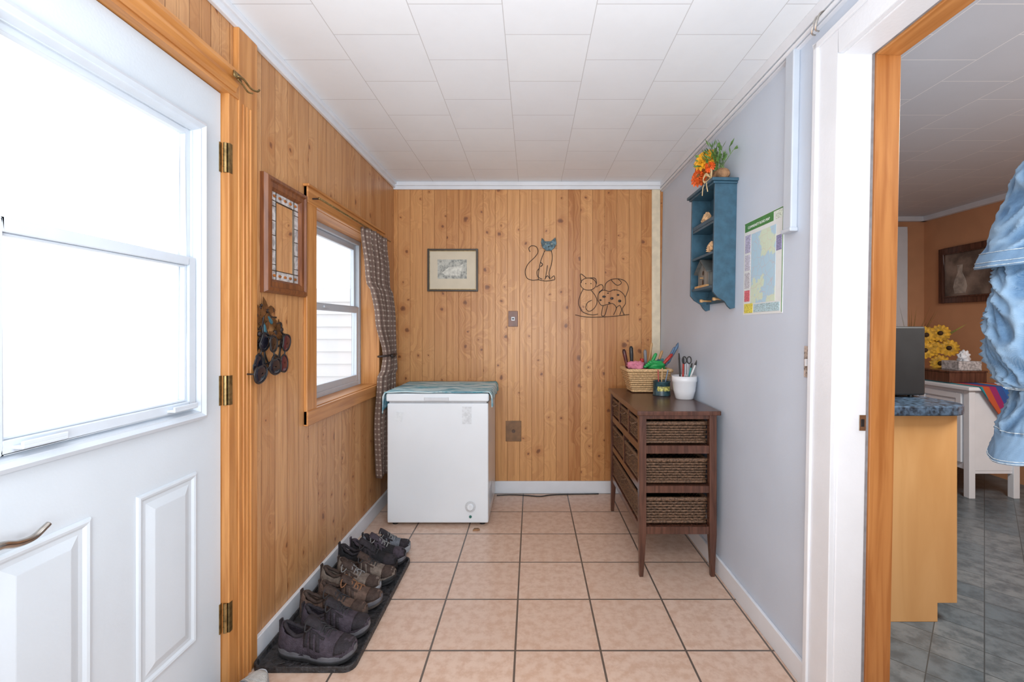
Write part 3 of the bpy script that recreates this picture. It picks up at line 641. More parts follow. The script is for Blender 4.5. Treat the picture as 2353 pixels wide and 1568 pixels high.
fin(b,'hook_wire',chrome,hk)
# ---------------------------------------------------------------- back wall items
pf=thing('picture_frame','thin dark framed sketch with cream mat on pine wall','picture',P(1041,621,YB))
a=P(983,573,YB);c=P(1099,670,YB)
def framebox(b,x0,x1,z0,z1,w,ya,yb):
    box(b,x0,x0+w,ya,yb,z0,z1);box(b,x1-w,x1,ya,yb,z0,z1);box(b,x0+w,x1-w,ya,yb,z0,z0+w);box(b,x0+w,x1-w,ya,yb,z1-w,z1)
b=B(); framebox(b,a.x,c.x,c.z,a.z,.013,YB-.02,YB); fin(b,'frame',M('dark_olive_frame',(.05,.04,.03),.35,ns=30),pf,bevel=.002)
b=B(); framebox(b,a.x+.013,c.x-.013,c.z+.013,a.z-.013,.004,YB-.016,YB); fin(b,'gilt_inner_edge',brass,pf)
b=B(); box(b,a.x+.016,c.x-.016,YB-.008,YB-.001,c.z+.016,a.z-.016); fin(b,'mat_board',M('cream_mat',(.66,.59,.46),.7,ns=10,na=.03),pf)
m,nt,bs=newmat('pencil_sketch'); tc=nt.nodes.new('ShaderNodeTexCoord')
n=nd(nt,'ShaderNodeTexNoise',{'Vector':tc.outputs['Object'],'Scale':22.0,'Detail':8.0,'Roughness':.75})
wv=nd(nt,'ShaderNodeTexWave',{'Vector':tc.outputs['Object'],'Scale':14.0,'Distortion':9.0,'Detail':3.0})
c_=mix(nt,sstep(nt,n.outputs[0],.38,.58),(.18,.19,.18),(.52,.53,.48)); c_=mix(nt,mt(nt,'MULTIPLY',wv.outputs[1],.3),c_,(.6,.6,.54)); nt.links.new(c_,bs.inputs['Base Color'])
a=P(1006,597,YB);c=P(1073,641,YB); b=B(); box(b,a.x,c.x,YB-.0095,YB-.008,c.z,a.z); fin(b,'sketch',m,pf)
a=P(1016,606,YB);c=P(1064,634,YB); b=B(); prism(b,[(a.x,c.z+.02),(a.x+.03,c.z),(c.x-.02,c.z),(c.x,a.z-.005),(c.x-.03,a.z-.02),(a.x+.05,a.z-.03)],YB-.0102,YB-.009,'y'); fin(b,'sketch_boat',M('sketch_light',(.64,.64,.58),.7,ns=50,na=.2),pf)
def plate(px,py,w,h,name,label,cat,kind):
    p=P(px,py,YB); t=thing(name,label,cat,p); b=B(); box(b,p.x-w/2,p.x+w/2,YB-.006,YB,p.z-h/2,p.z+h/2); fin(b,'plate',M(name+'_brown',(.16,.055,.03) if kind==0 else (.2,.095,.035),.35,ns=20,na=.2),t,bevel=.002)
    if kind==0:
        b=B(); box(b,p.x-.013,p.x+.013,YB-.009,YB-.005,p.z-.014,p.z+.014); fin(b,'jack_socket',white,t,bevel=.001)
        b=B(); box(b,p.x-.008,p.x+.008,YB-.0105,YB-.008,p.z-.006,p.z+.006); fin(b,'jack_hole',black,t)
    else:
        b=B()
        lathe(b,[(.014,0),(.013,-.004)],(p.x,YB-.005,p.z),24,'y')
        fin(b,'outlet_face',M('outlet_dark',(.09,.04,.02),.3,ns=9),t)
        for dx in (-.006,.006):
            b=B(); box(b,p.x+dx-.001,p.x+dx+.001,YB-.0105,YB-.009,p.z-.005,p.z+.006)
            fin(b,'slot',black,t)
plate(1179,733,.072,.118,'phone_jack','brown wall phone jack with white socket on pine wall','phone jack',0)
plate(1180,991,.118,.155,'outlet','brown electrical outlet plate low on pine wall','outlet',1)
def wires(b,lists,Y,r,n=5,seg=6):
    for L in lists: tube(b,spline([P(x,y,Y) for x,y in L],n),r,seg)
def circ(cx,cy,rx,ry,n=14,a0=0): return [(cx+rx*math.cos(a0+2*math.pi*k/n),cy+ry*math.sin(a0+2*math.pi*k/n)) for k in range(n+1)]
YC=YB-.010
ct=thing('wire_cat_ornament','black wire sitting cat wall ornament with blue-grey metal face','wall ornament',P(1242,600,YC))
b=B(); wires(b,[[(1252,576),(1246,590),(1241,606),(1238,625),(1237,643)],[(1267,576),(1269,590),(1267,608),(1262,626),(1264,642)],[(1258,610),(1256,624),(1253,641)],[(1240,616),(1234,624),(1236,636),(1246,642)],
 [(1237,643),(1222,644),(1210,638),(1207,622),(1214,606),(1228,592),(1236,580),(1233,568),(1222,565),(1215,571),(1218,579)],[(1237,643),(1255,646),(1275,643)],[(1264,642),(1258,634),(1252,642)],[(1266,640),(1273,634),(1275,642)]],YC,.0024)
wires(b,[[(1242,603),(1247,608),(1242,613)]],YC,.003); 
for q in ((1238,620),(1252,577),(1207,622),(1268,600)): p=P(q[0],q[1],YC); cyl(b,p-Vector((0,.002,0)),p+Vector((0,.0105,0)),.0025)
fin(b,'wire_body',dkmetal,ct,smooth=True)
b=B(); head=[(1245,547),(1252,555),(1266,555),(1276,546),(1279,560),(1275,569),(1266,577),(1255,577),(1246,569),(1243,558)]
prism(b,[(P(x,y,YC).x,P(x,y,YC).z) for x,y in head],YC-.008,YC-.002,'y'); o=fin(b,'face',M('blue_grey_metal',(.06,.105,.125),.4,metal=.3,ns=60,na=.6),ct,bevel=.002)
b=B()
for x in (1254,1268): q=P(x,561,YC-.009); ell(b,q,.007,.003,.004)
fin(b,'face_details',M('pale_eye',(.4,.42,.35),.4,ns=20),o,smooth=True)
b=B()
q=P(1261,567,YC-.009); ell(b,q,.005,.004,.004)
for s in (-1,1):
    for k in (0,3): wires(b,[[(1261+s*6,567+k),(1261+s*20,565+k*2)]],YC-.008,.0006)
fin(b,'whiskers',dkmetal,o,smooth=True)
c2=thing('wire_cats_ornament','black wire wall ornament of two curled spotted cats','wall ornament',P(1385,690,YC))
L=[[(1322,724),(1350,729),(1400,728),(1446,723)],circ(1352,653,18,14),[(1336,650),(1334,630),(1347,639)],[(1354,639),(1368,640),(1371,652)],
[(1340,665),(1332,682),(1330,700),(1338,716),(1350,722)],[(1358,667),(1368,680),(1372,694),(1366,708),(1354,716),(1346,708),(1350,696),(1360,690)],[(1350,722),(1362,724),(1374,722)],
[(1370,660),(1382,654),(1386,663),(1376,672)],
[(1374,690),(1375,676),(1386,667),(1400,670),(1412,666),(1426,670),(1436,682),(1437,698),(1430,710),(1434,724)],[(1374,690),(1382,702),(1396,700),(1408,698),(1416,708),(1410,724)],
[(1416,708),(1424,702),(1428,712),(1424,724)],[(1390,667),(1392,652),(1404,643),(1420,641),(1436,646),(1444,660),(1440,676),(1436,684)],[(1404,643),(1412,652),(1420,656),(1428,650),(1420,641)],
[(1386,702),(1382,724),(1390,724),(1396,702)]]
b=B(); wires(b,L,YC,.0023)
for (x,y,rx,ry) in ((1388,682,.014,.008),(1406,686,.013,.009),(1424,692,.012,.010),(1380,690,.008,.006),(1420,678,.010,.007),(1400,696,.008,.005),(1397,674,.007,.004)):
    ell(b,P(x,y,YC),rx,.002,ry,10,6)
for x,y in ((1346,652),(1358,652)): ell(b,P(x,y,YC),.004,.002,.004,8,5)
for x,y in ((1350,722),(1434,722),(1412,667),(1340,665)): p=P(x,y,YC); cyl(b,p-Vector((0,.002,0)),p+Vector((0,.0105,0)),.0025)
fin(b,'wire_body',dkmetal,c2,smooth=True)
cb=thing('power_cable','thin dark cable lying along the baseboard','cable',(-.1,3.37,0))
b=B(); tube(b,spline([(-.26,3.36,.004),(-.15,3.37,.004),(-.05,3.36,.004),(.06,3.34,.004),(.14,3.365,.004),(.27,3.38,.004),(.5,3.39,.004)],8),.004,8); fin(b,'cord',black,cb,smooth=True)
wc=thing('wood_chip','small brown scrap lying on tile floor beside freezer','scrap',P(1093,1218,2.79)); 
b=B(); prism(b,[(-.362,2.775),(-.32,2.785),(-.33,2.80),(-.355,2.80)],0,.01,'z'); fin(b,'chip',bark,wc)
# ---------------------------------------------------------------- left wall: mirror
mr=thing('wall_mirror','wood framed mirror with etched leaded border on pine wall','mirror',(XL,1.9,1.387))
y0,y1,z0,z1=1.735,2.055,1.387,1.85
b=B()
loft(b,[rrc(y0,y1,z0,z1,d,XL+x) for d,x in ((0,0),(0,.016),(.008,.028),(.02,.03),(.026,.022),(.045,.022),(.055,.012),(.056,.004))],False); fin(b,'frame',framew,mr)
b=B(); box(b,XL,XL+.008,y0+.054,y1-.054,z0+.054,z1-.054); o=fin(b,'mirror_glass',mirror,mr)
b=B(); ringbox(b,XL+.008,XL+.0095,y0+.056,y1-.056,z0+.056,z1-.056,.034); fin(b,'etched_border',M('etched_glass',(.6,.63,.66),.25,metal=.3,ns=45,na=.35),o)
b=B(); q=.09
for (a0,a1,e0,e1) in ((y0+q,y0+q+.003,z0+.056,z1-.056),(y1-q-.003,y1-q,z0+.056,z1-.056),(y0+.056,y1-.056,z0+q,z0+q+.003),(y0+.056,y1-.056,z1-q-.003,z1-q)): box(b,XL+.009,XL+.0115,a0,a1,e0,e1)
for k in range(1,6):
    z=z0+.056+(z1-z0-.112)*k/6
    box(b,XL+.009,XL+.011,y0+.056,y0+q,z,z+.0025); box(b,XL+.009,XL+.011,y1-q,y1-.056,z,z+.0025)
fin(b,'lead_lines',M('lead_came',(.09,.07,.05),.4,metal=.7,ns=30),o)
b=B()
for z in (z0+.072,z1-.072):
    for k in range(5):
        y=y0+.08+k*(y1-y0-.16)/4; ell(b,(XL+.011,y,z),.002,.012,.006,10,6)
fin(b,'etched_leaves',M('amber_glass',(.35,.12,.03),.3,ns=40,na=.4),o,smooth=True)
# key holder
kh=thing('key_holder','dark metal floral scroll key holder on pine wall','key holder',(XL,1.76,1.29))
b=B(); x=XL+.012
def LW(px,py,X=x): 
    return PX(px,py,X)
for L in ([(597,705),(605,722),(603,742),(596,757),(586,750),(588,740),(596,742)],[(590,705),(581,716),(582,730),(590,727),(589,718)],[(600,770),(594,785),(586,778),(588,768)],[(604,742),(612,760),(618,778),(628,790),(640,796)],[(618,778),(626,768),(636,760),(646,752),(644,742),(634,745)],[(640,796),(648,790),(645,780),(637,783)],[(603,742),(604,770),(606,800)],[(600,700),(612,712),(625,708),(628,718)],[(612,712),(622,728),(634,730)],[(590,760),(582,770),(590,790),(600,786)],[(640,760),(650,768),(648,785)]):
    tube(b,spline([LW(*q) for q in L],5),.0042,6)
for q in ((604,770),(628,790)): p=LW(*q); cyl(b,p,p-Vector((.012,0,0)),.004)
for q in ((586,724),(596,768),(632,765),(646,758)): ell(b,LW(*q),.008,.011,.011,10,8)
fin(b,'scroll_bracket',dkmetal,kh,smooth=True)
for (px,py,ang) in ((603,715,.3),(590,712,-.5),(614,728,1.2),(638,752,.2),(628,740,-.6),(594,735,2.5),(622,712,1.6),(607,702,-.2),(640,772,2.2),(584,760,.4),(628,772,-1.),(612,748,.8),(584,740,-1.2)):
    b=B()
    c=LW(px,py); u=Vector((0,math.sin(ang),math.cos(ang))); s=Vector((0,math.cos(ang),-math.sin(ang)))
    R=[c-u*.034,c+s*.016-u*.006+Vector((.004,0,0)),c+s*.011+u*.012+Vector((.003,0,0)),c+u*.034,c-s*.011+u*.012+Vector((.003,0,0)),c-s*.016-u*.006+Vector((.004,0,0))]
    b.faces.new([b.verts.new(p) for p in R])
    fin(b,'leaf',M('bronze_leaf',(.2,.1,.04),.4,metal=.7,ns=30,na=.4),kh,solid=.002)
b=B(); c=LW(619,735); ell(b,c,.007,.03,.01,12,8,Matrix.Rotation(-.6,3,'X')); c=LW(608,760); ell(b,c,.007,.01,.032,12,8,Matrix.Rotation(.2,3,'X')); fin(b,'bird',M('teal_enamel',(.03,.12,.16),.35,ns=20),kh,smooth=True)
def sungl(px,py,tilt,lbl,Xo,sc_=1.0,lens=(.012,.012,.02),yaw=0):
    c=PX(px,py,XL+Xo); t=thing('sunglasses',lbl,'sunglasses',c,group='sunglasses hanging from the key holder',local=True)
    t.rotation_euler=(tilt,0,yaw)
    lm=M('lens_dark',lens,.06,ns=5)
    def lp(s,a,k=1.0):
        yy=math.cos(a)*.028*k; zz=math.sin(a)*.021*k
        return (s*.034+yy)*sc_, (zz-(.004*math.cos(a)*s if zz<0 else 0)+(.004 if zz>0 and abs(yy)>.012 else 0))*sc_
    b=B()
    for s in (-1,1):
        tube(b,[(0,*lp(s,2*math.pi*k/24)) for k in range(24)],.0034,6,closed=True)
    tube(b,spline([(.0,-.008*sc_,.008),(.003,0,.012),(.0,.008*sc_,.008)],4),.003,6)
    fin(b,'rim',black,t,smooth=True)
    for s in (-1,1):
        b=B(); loft(b,[[(x_,*lp(s,2*math.pi*k/24,kk)) for k in range(24)] for x_,kk in ((-.001,.99),(.001,.99),(.003,.6),(.0035,.1))]); fin(b,'lens',lm,t,smooth=True)
        b=B(); e=-Xo+.003; tube(b,spline([(0,s*.061*sc_,.012),(e*.6,s*.060*sc_,.013),(e,s*.035*sc_,.010-.003*s),(e,-s*.02*sc_,.0),(e*.9,-s*.06*sc_,-.016)],5),.0032,6); fin(b,'temple',black,t,smooth=True)
sungl(602,812,1.1,'black sunglasses hanging from the key holder',.022,1.3)
sungl(656,812,1.35,'dark red tinted sunglasses hanging from the key holder',.024,1.25,(.08,.015,.02))
sungl(617,852,.2,'black sunglasses with large lenses at the bottom of the key holder',.05,1.4)
sungl(632,812,1.8,'dark brown sunglasses tangled with others on the key holder',.04,1.1,(.03,.015,.01))
hh=thing('coat_hook','bronze double coat hook at the end of the door moulding','hook',(XL,1.58,2.09))
b=B(); box(b,XL+.046,XL+.05,1.51,1.55,2.09,2.11)
tube(b,spline([(XL+.048,1.53,2.10),(XL+.056,1.55,2.10),(XL+.062,1.58,2.085),(XL+.072,1.60,2.085),(XL+.074,1.61,2.095)],6),.0035,8)
tube(b,spline([(XL+.048,1.53,2.09),(XL+.054,1.55,2.08),(XL+.058,1.57,2.068),(XL+.066,1.585,2.07)],6),.003,8); fin(b,'hook_wire',brass,hh,smooth=True)
# curtain
cu=thing('curtain','brown checked curtain tied back beside the window','curtain',(XL+.05,3.1,.28))
m,nt,bs=newmat('curtain_check'); tc=nt.nodes.new('ShaderNodeTexCoord')
sp_=nd(nt,'ShaderNodeSeparateXYZ',{0:tc.outputs['UV']})
def per_(s,k,w): 
    f=mt(nt,'FRACT',mt(nt,'MULTIPLY',s,k)); return mt(nt,'LESS_THAN',mt(nt,'ABSOLUTE',mt(nt,'SUBTRACT',f,.5)),w)
a_=per_(sp_.outputs[0],42.0,.2); b_=per_(sp_.outputs[1],30.0,.14)
cc=mix(nt,mt(nt,'MULTIPLY',mt(nt,'MAXIMUM',a_,b_),.4),(.14,.09,.072),(.23,.16,.13)); cc=mix(nt,mt(nt,'MULTIPLY',mt(nt,'MULTIPLY',a_,b_),.7),cc,(.50,.43,.36))
nt.links.new(cc,bs.inputs['Base Color']); bs.inputs['Roughness'].default_value=.9
b=B(); uvl=b.loops.layers.uv.new('UVMap'); nu,nv=90,48; g=[]
keys=[(1.845,2.86,.19,.020),(1.6,2.93,.19,.024),(1.3,3.03,.17,.026),(1.06,3.10,.10,.022),(.9,3.08,.13,.026),(.6,3.05,.14,.026),(.275,3.06,.14,.024)]
def kint(z):
    for (z0_,a0,b0,c0),(z1_,a1,b1,c1) in zip(keys,keys[1:]):
        if z<=z0_ and z>=z1_:
            t=(z0_-z)/(z0_-z1_); t=t*t*(3-2*t); return a0+(a1-a0)*t,b0+(b1-b0)*t,c0+(c1-c0)*t
    return keys[-1][1:]
for j in range(nv+1):
    z=1.845-(1.845-.275)*j/nv; yc,hw,am=kint(z); row=[]
    for i in range(nu+1):
        s=i/nu*2-1; x=XL+.055+am*math.sin(s*17+z*.6)+.006*math.sin(s*5+z*5)+(.015 if .95<z<1.5 else 0)
        row.append((b.verts.new((max(x,XL+.02),yc+s*hw+.006*math.cos(s*17),z)),i/nu,j/nv))
    g.append(row)
for j in range(nv):
    for i in range(nu):
        q=[g[j][i],g[j][i+1],g[j+1][i+1],g[j+1][i]]; f=b.faces.new([x[0] for x in q])
        for l,x in zip(f.loops,q): l[uvl].uv=(x[1]*.8,x[2]*1.57)
fin(b,'panel',m,cu,smooth=True,solid=.002)
b=B(); tube(b,[(XL+.055+.05*math.cos(a),3.10+.118*math.sin(a),1.06+.006*math.cos(a)) for a in [2*math.pi*k/24 for k in range(24)]],.007,8,closed=True)
for k in range(3): lump(b,(XL+.108,3.03+.02*k,1.06),.012,.012,.012)
fin(b,'tieback',dkmetal,cu,smooth=True)
rd=thing('curtain_rod','thin brown curtain rod above the window','curtain rod',(XL+.05,2.1,1.85))
b=B(); cyl(b,(XL+.055,2.10,1.85),(XL+.055,3.16,1.85),.005); fin(b,'rod',brass,rd,smooth=True)
for y in (2.11,3.12):
    b=B(); tube(b,[(XL+.017,y,1.85),(XL+.055,y,1.85)],.004); fin(b,'bracket',dkmetal,rd)
# ---------------------------------------------------------------- shoe tray + shoes
tr=thing('boot_tray','black rubber boot tray on the tile floor along the wall','boot tray',(-.845,2.07,0))
tm=M('black_rubber',(.03,.03,.033),.45,ns=70,na=.5,bs=60,bst=.8)
tx0,tx1,ty0,ty1=-1.022,-.645,1.635,2.43
def rrect(x0,x1,y0,y1,r,z,n=5):
    out=[]
    for cx,cy,a0 in ((x1-r,y1-r,0),(x0+r,y1-r,90),(x0+r,y0+r,180),(x1-r,y0+r,270)):
        for k in range(n+1): a=math.radians(a0+90*k/n); out.append((cx+r*math.cos(a),cy+r*math.sin(a),z))
    return out
b=B(); loft(b,[rrect(tx0,tx1,ty0,ty1,.04,.0),rrect(tx0-.0,tx1,ty0,ty1,.04,.022),rrect(tx0+.008,tx1-.008,ty0+.008,ty1-.008,.035,.022),rrect(tx0+.014,tx1-.014,ty0+.014,ty1-.014,.03,.005)]); fin(b,'tray_body',tm,tr,bevel=.002)
b=B()
for i in range(10):
    for j in range(3):
        cx=tx0+.08+j*.1; cy=ty0+.06+i*.073
        tube(b,[(cx+math.cos(a)*.03,cy+math.sin(a)*.022,.005) for a in [2*math.pi*k/10 for k in range(10)]],.0015,5,closed=True)
fin(b,'tread_pattern',tm,tr)
def shoe(x,y,z,rot,L,upM,soM,laceM,accM,label,W=.098,hgt=1.0,pair='pairs of shoes on the boot tray',cuff=0.0,midM=None,lift=.0):
    t=thing('shoe',label,'shoe',(x,y,z),group=pair,local=True,rotz=rot)
    S0=.034
    def hw(tt):
        base=(1-abs(2*min(max(tt,0),1)-1)**3.2)**(1/2.2)
        waist=1-.13*math.exp(-((tt-.42)/.13)**2)
        return W/2*base*(.80+.2*min(1,max(0,(tt-.25)/.4)))*waist
    b=B(); n=40
    ts=[.5-.5*math.cos(math.pi*k/n) for k in range(n+1)]
    def zs(xx,k): 
        toe=max(0,xx/L-.76)/.24; heel=max(0,.08-xx/L)/.08
        return k+.018*toe*toe+.006*heel
    def outl(off,zz,tread=False,sc1=1.0):
        R=[(tt*L,-(hw(tt)*sc1+off)) for tt in ts]; Lf=[(tt*L,(hw(tt)*sc1+off)) for tt in reversed(ts[1:-1])]
        ol=R+Lf; out=[]
        for i,(px_,py_) in enumerate(ol):
            k=.0022*(1 if i%2 else -1) if tread else 0
            out.append((px_+ (0.003 if px_>L*.5 else -.003)*(off/.005),py_+math.copysign(k,py_) if abs(py_)>.004 else py_,zs(px_,zz)))
        return out
    loft(b,[outl(-.002,0,True),outl(.003,.004,True),outl(.003,.012,True)]); fin(b,'outsole',soM,t)
    b=B(); loft(b,[outl(.002,.012),outl(.004,.018),outl(.0035,.028),outl(.001,S0+.003)]); fin(b,'midsole',midM or soM,t,smooth=False)
    b=B(); nt_,na=36,26; g=[]
    hk=[(0,.100),(.06,.103),(.14,.088),(.25,.076),(.34,.080),(.44,.104),(.52,.100),(.62,.084),(.74,.070),(.85,.063),(.93,.056),(1,.040)]
    def hh_(tt):
        for (a,ha),(c,hc) in zip(hk,hk[1:]):
            if a<=tt<=c: q=(tt-a)/(c-a); q=q*q*(3-2*q); return (ha+(hc-ha)*q)*hgt+cuff*max(0,1-tt/.5)
        return .04
    for i in range(nt_+1):
        tt=.5-.5*math.cos(math.pi*i/nt_); tt=.006+.988*tt; w=hw(tt); h=hh_(tt); zb=zs(tt*L,.024); row=[]
        for k in range(na+1):
            a=math.pi*k/na; cc=math.cos(a); ss=math.sin(a)
            wy=w*(1 if cc>0 else -1)*abs(cc)**.7; 
            if tt<.5: wy*=1-.30*ss*(1-max(0,(tt-.4))/.1 if tt>.4 else 1)
            dn=.0025*noise.noise(Vector((tt*9,cc*3,x*50+y*20)))
            row.append(b.verts.new((tt*L+.010*ss*(1-tt/.1 if tt<.1 else 0),wy+dn,zb+(h-.024)*abs(ss)**.62+dn)))
        g.append((tt,row))
    for i in range(nt_):
        tt=(g[i][0]+g[i+1][0])/2
        for k in range(na):
            am=abs((k+.5)/na-.5)
            if .03<tt<.43 and am<.25*math.sin(math.pi*min(1,tt/.46))**.35: continue
            b.faces.new((g[i][1][k],g[i][1][k+1],g[i+1][1][k+1],g[i+1][1][k]))
    for v in [v for v in b.verts if not v.link_faces]: b.verts.remove(v)
    fin(b,'upper',upM,t,smooth=True,solid=.006)
    b=B(); loft(b,[[(p[0]*.94+.008,p[1]*.78,S0+.002) for p in outl(0,0)],[(p[0]*.94+.008,p[1]*.78,S0+.006) for p in outl(0,0)]]); fin(b,'insole',dkin,t)
    b=B(); g2=[]
    for i in range(8):
        q=i/7; xx=L*(.64-.27*q); zz=hh_(.64-.27*min(q,.65))+.004+.030*max(0,q-.3)*hgt; w=.016+.010*q
        g2.append([(xx,-w,zz-.008),(xx,-w*.5,zz),(xx,0,zz+.002),(xx,w*.5,zz),(xx,w,zz-.008)])
    loft(b,g2,False,False); fin(b,'tongue',accM,t,smooth=True,solid=.007)
    b=B()
    for i in range(6):
        tt=.44+.045*i; h=hh_(tt)+.004; w=hw(tt)*.5; e=.02 if i%2 else -.02
        tube(b,spline([(tt*L,-w,h-.010),(tt*L+.006,-w*.5,h+.003),(tt*L+e*.3,0,h+.007),(tt*L-.004+.01,w*.5,h+.003),(tt*L+.012,w,h-.010)],3),.0028,5)
    z_=hh_(.44)+.010
    tube(b,spline([(.43*L,0,z_),(.40*L,.022,z_+.010),(.42*L,.040,z_-.012),(.47*L,.030,z_-.006),(.45*L,.004,z_)],4),.0024,5)
    tube(b,spline([(.43*L,0,z_),(.40*L,-.022,z_+.010),(.42*L,-.040,z_-.012),(.47*L,-.030,z_-.006),(.45*L,-.004,z_)],4),.0024,5)
    tube(b,spline([(.43*L,0,z_),(.50*L,.030,z_-.012),(.52*L,.045,z_-.035)],4),.0024,5)
    fin(b,'laces',laceM,t)
    b=B(); pts=[]
    for k in range(30):
        a=2*math.pi*k/30; tt=.225+.19*math.cos(a); tc_=min(max(tt,.035),.43); w=hw(max(.06,tt))*.60*math.sin(a); pts.append((tc_*L+.006,w,hh_(tc_)*1.0-.004*abs(math.sin(a))))
    tube(b,pts,.0068,7,closed=True); fin(b,'collar',accM,t,smooth=True)
    b=B(); loft(b,[[(-.002,-.012,.04),(-.002,.012,.04),(.004,.012,.04),(.004,-.012,.04)],[(.002,-.011,hh_(0)*.9),(.002,.011,hh_(0)*.9),(.008,.011,hh_(0)*.9),(.008,-.011,hh_(0)*.9)],[(.0,-.009,hh_(0)*1.14),(.0,.009,hh_(0)*1.14),(.006,.009,hh_(0)*1.14),(.006,-.009,hh_(0)*1.14)]]); fin(b,'heel_tab',accM,t,bevel=.001)
    def surf(tt,f,off=.0045):
        w=hw(tt); h=hh_(tt); zb=zs(tt*L,.024); a=math.pi*f; cc=math.cos(a); ss=math.sin(a)
        wy=w*(1 if cc>0 else -1)*abs(cc)**.7
        if tt<.5: wy*=1-.30*ss*(1-max(0,(tt-.4))/.1 if tt>.4 else 1)
        p=Vector((tt*L,wy,zb+(h-.024)*abs(ss)**.62)); nrm=Vector((0,cc,ss)); return p+nrm*off
    for s in (0,1):
        b=B()
        for (ta,tb_) in ((.40,.455),(.49,.545),(.58,.635)):
            R=[[surf(ta+(tb_-ta)*i/2-.035*j/6,(.06+.27*j/6) if s==0 else 1-(.06+.27*j/6)) for j in range(7)] for i in range(3)]
            loft(b,R,False,False)
        R=[[surf(.40+.26*i/8,(.30+.06*j/2) if s==0 else 1-(.30+.06*j/2)) for j in range(3)] for i in range(9)]
        loft(b,R,False,False)
        fin(b,'side_overlay',accM,t,solid=.002,smooth=True)
    b=B(); R=[[surf(min(.985,.80+.19*i/6+ .0),.05+.9*j/14,.0035) for j in range(15)] for i in range(7)]; loft(b,R,False,False); fin(b,'toe_cap',accM,t,solid=.002,smooth=True)
    return t
def fab(n,c,a=.25): return M(n,c,.8,ns=60,na=a,bs=250,bst=.5,spec=.3)
dg=fab('dark_purple_grey_mesh',(.062,.050,.066)); dga=fab('dark_grey_overlay',(.032,.028,.034)); dsol=M('dark_grey_sole',(.12,.12,.135),.6,ns=30,na=.2); bl=fab('black_leather',(.016,.016,.019)); br=fab('brown_suede',(.13,.085,.066)); tn=fab('taupe_suede',(.19,.155,.13)); gy=fab('grey_mesh',(.15,.17,.20)); gsol=M('light_grey_sole',(.32,.34,.37),.6,ns=30); bsol=M('brown_rubber_sole',(.085,.068,.058),.6,ns=30); lac=M('dark_laces',(.03,.03,.034),.9,ns=50); glac=M('grey_laces',(.22,.22,.22),.9,ns=50); blk=M('black_sole',(.02,.02,.022),.6,ns=30)
orl=M('orange_brown_laces',(.25,.12,.06),.9,ns=50)
dbr=fab('dark_brown_suede',(.065,.045,.038))
z=.0066
W9=.086
shoe(-.965,1.738,z,-.13,.305,dg,blk,lac,dga,'large dark purple-grey sneaker with grey midsole on rubber tray',.102,1.1,midM=dsol)
shoe(-.935,1.845,z,-.03,.275,dg,blk,lac,dga,'large dark purple-grey sneaker behind its mate on rubber tray',.092,1.08,midM=dsol)
shoe(-.992,1.946,z,-.07,.29,br,bsol,lac,dbr,'brown suede sneaker with black laces on rubber tray',W9,1.05)
shoe(-.955,2.032,z,-.04,.285,br,bsol,orl,dbr,'brown suede sneaker with brown laces beside its mate',W9,1.0,midM=dsol)
shoe(-.992,2.130,z,-.06,.285,tn,bsol,glac,dbr,'taupe hiking shoe with grey laces on rubber tray',W9,1.15,midM=gsol)
shoe(-.950,2.216,z,-.03,.285,tn,blk,lac,dbr,'taupe hiking shoe beside its mate on rubber tray',W9,1.1)
shoe(-.985,2.310,z,-.04,.30,bl,blk,lac,dga,'black hiking shoe with black laces on rubber tray',W9,1.3)
shoe(-.955,2.378,z,.02,.29,bl,blk,glac,dg,'black hiking shoe beside its mate on rubber tray',.08,1.25,midM=dsol)
shoe(-.935,2.492,0.0,.08,.26,gy,gsol,glac,dga,'grey mesh sneaker just past the end of the rubber tray',W9,1.05)
shoe(-.995,1.33,0,1.35,.26,fab('off_white_canvas',(.5,.48,.45),.1),gsol,glac,fab('off_white_trim',(.45,.44,.42),.1),'off-white slip-on shoe beside the door casing',.095,.8,pair='shoe by the door')
# ---------------------------------------------------------------- kitchen
cab=thing('kitchen_peninsula','maple kitchen cabinet end panel with toe kick','cabinet',(1.6,2.2,0))
maple=wood('maple_veneer',(.70,.40,.165),(.60,.315,.115),2,.35,8,1.2)
b=B(); prism(b,[(1.16,0),(1.722,0),(1.722,.08),(1.805,.08),(1.805,.878),(1.16,.878)],1.92,2.62,'y'); fin(b,'cabinet_body',maple,cab,bevel=.002)
ctp=thing('countertop','dark blue speckled laminate countertop with rounded corner','countertop',(1.6,2.2,.88))
lam=M('blue_speckle_laminate',(.05,.085,.13),.3,ns=55,na=.75)
cp=[(1.16,1.885),(1.75,1.885)]+[(1.75+.12*math.sin(a),2.005-.12*math.cos(a)) for a in [math.radians(k*15) for k in range(1,7)]]+[(1.87,2.65),(1.16,2.65)]
b=B(); prism(b,cp,.88,.922,'z'); fin(b,'slab',lam,ctp,bevel=.006)
mw=thing('microwave','black box-shaped appliance on the blue countertop','microwave',(1.6,2.3,.922))
b=B(); box(b,1.42,1.845,2.12,2.45,.932,1.255); fin(b,'case',M('dark_grey_enamel',(.022,.024,.026),.45,ns=10,na=.1,spec=.3),mw,bevel=.008)
b=B(); box(b,1.845,1.853,2.14,2.34,.95,1.24); fin(b,'door',M('black_gloss',(.01,.01,.012),.1,ns=9),mw,bevel=.002)
b=B(); cyl(b,(1.862,2.33,.97),(1.862,2.33,1.22),.006); fin(b,'handle',black,mw)
for x in (1.46,1.8):
    for y in (2.15,2.42): b=B(); cyl(b,(x,y,.922),(x,y,.934),.012); fin(b,'foot',black,mw)
wcab=thing('white_cabinet','white wooden cabinet with slatted door and legs','cabinet',(3.37,3.6,0))
x0,x1,y0,y1=3.19,3.56,3.30,4.15
b=B(); box(b,x0+.01,x1-.01,y0+.01,y1-.01,.2,.79); fin(b,'cabinet_body',white,wcab,bevel=.003)
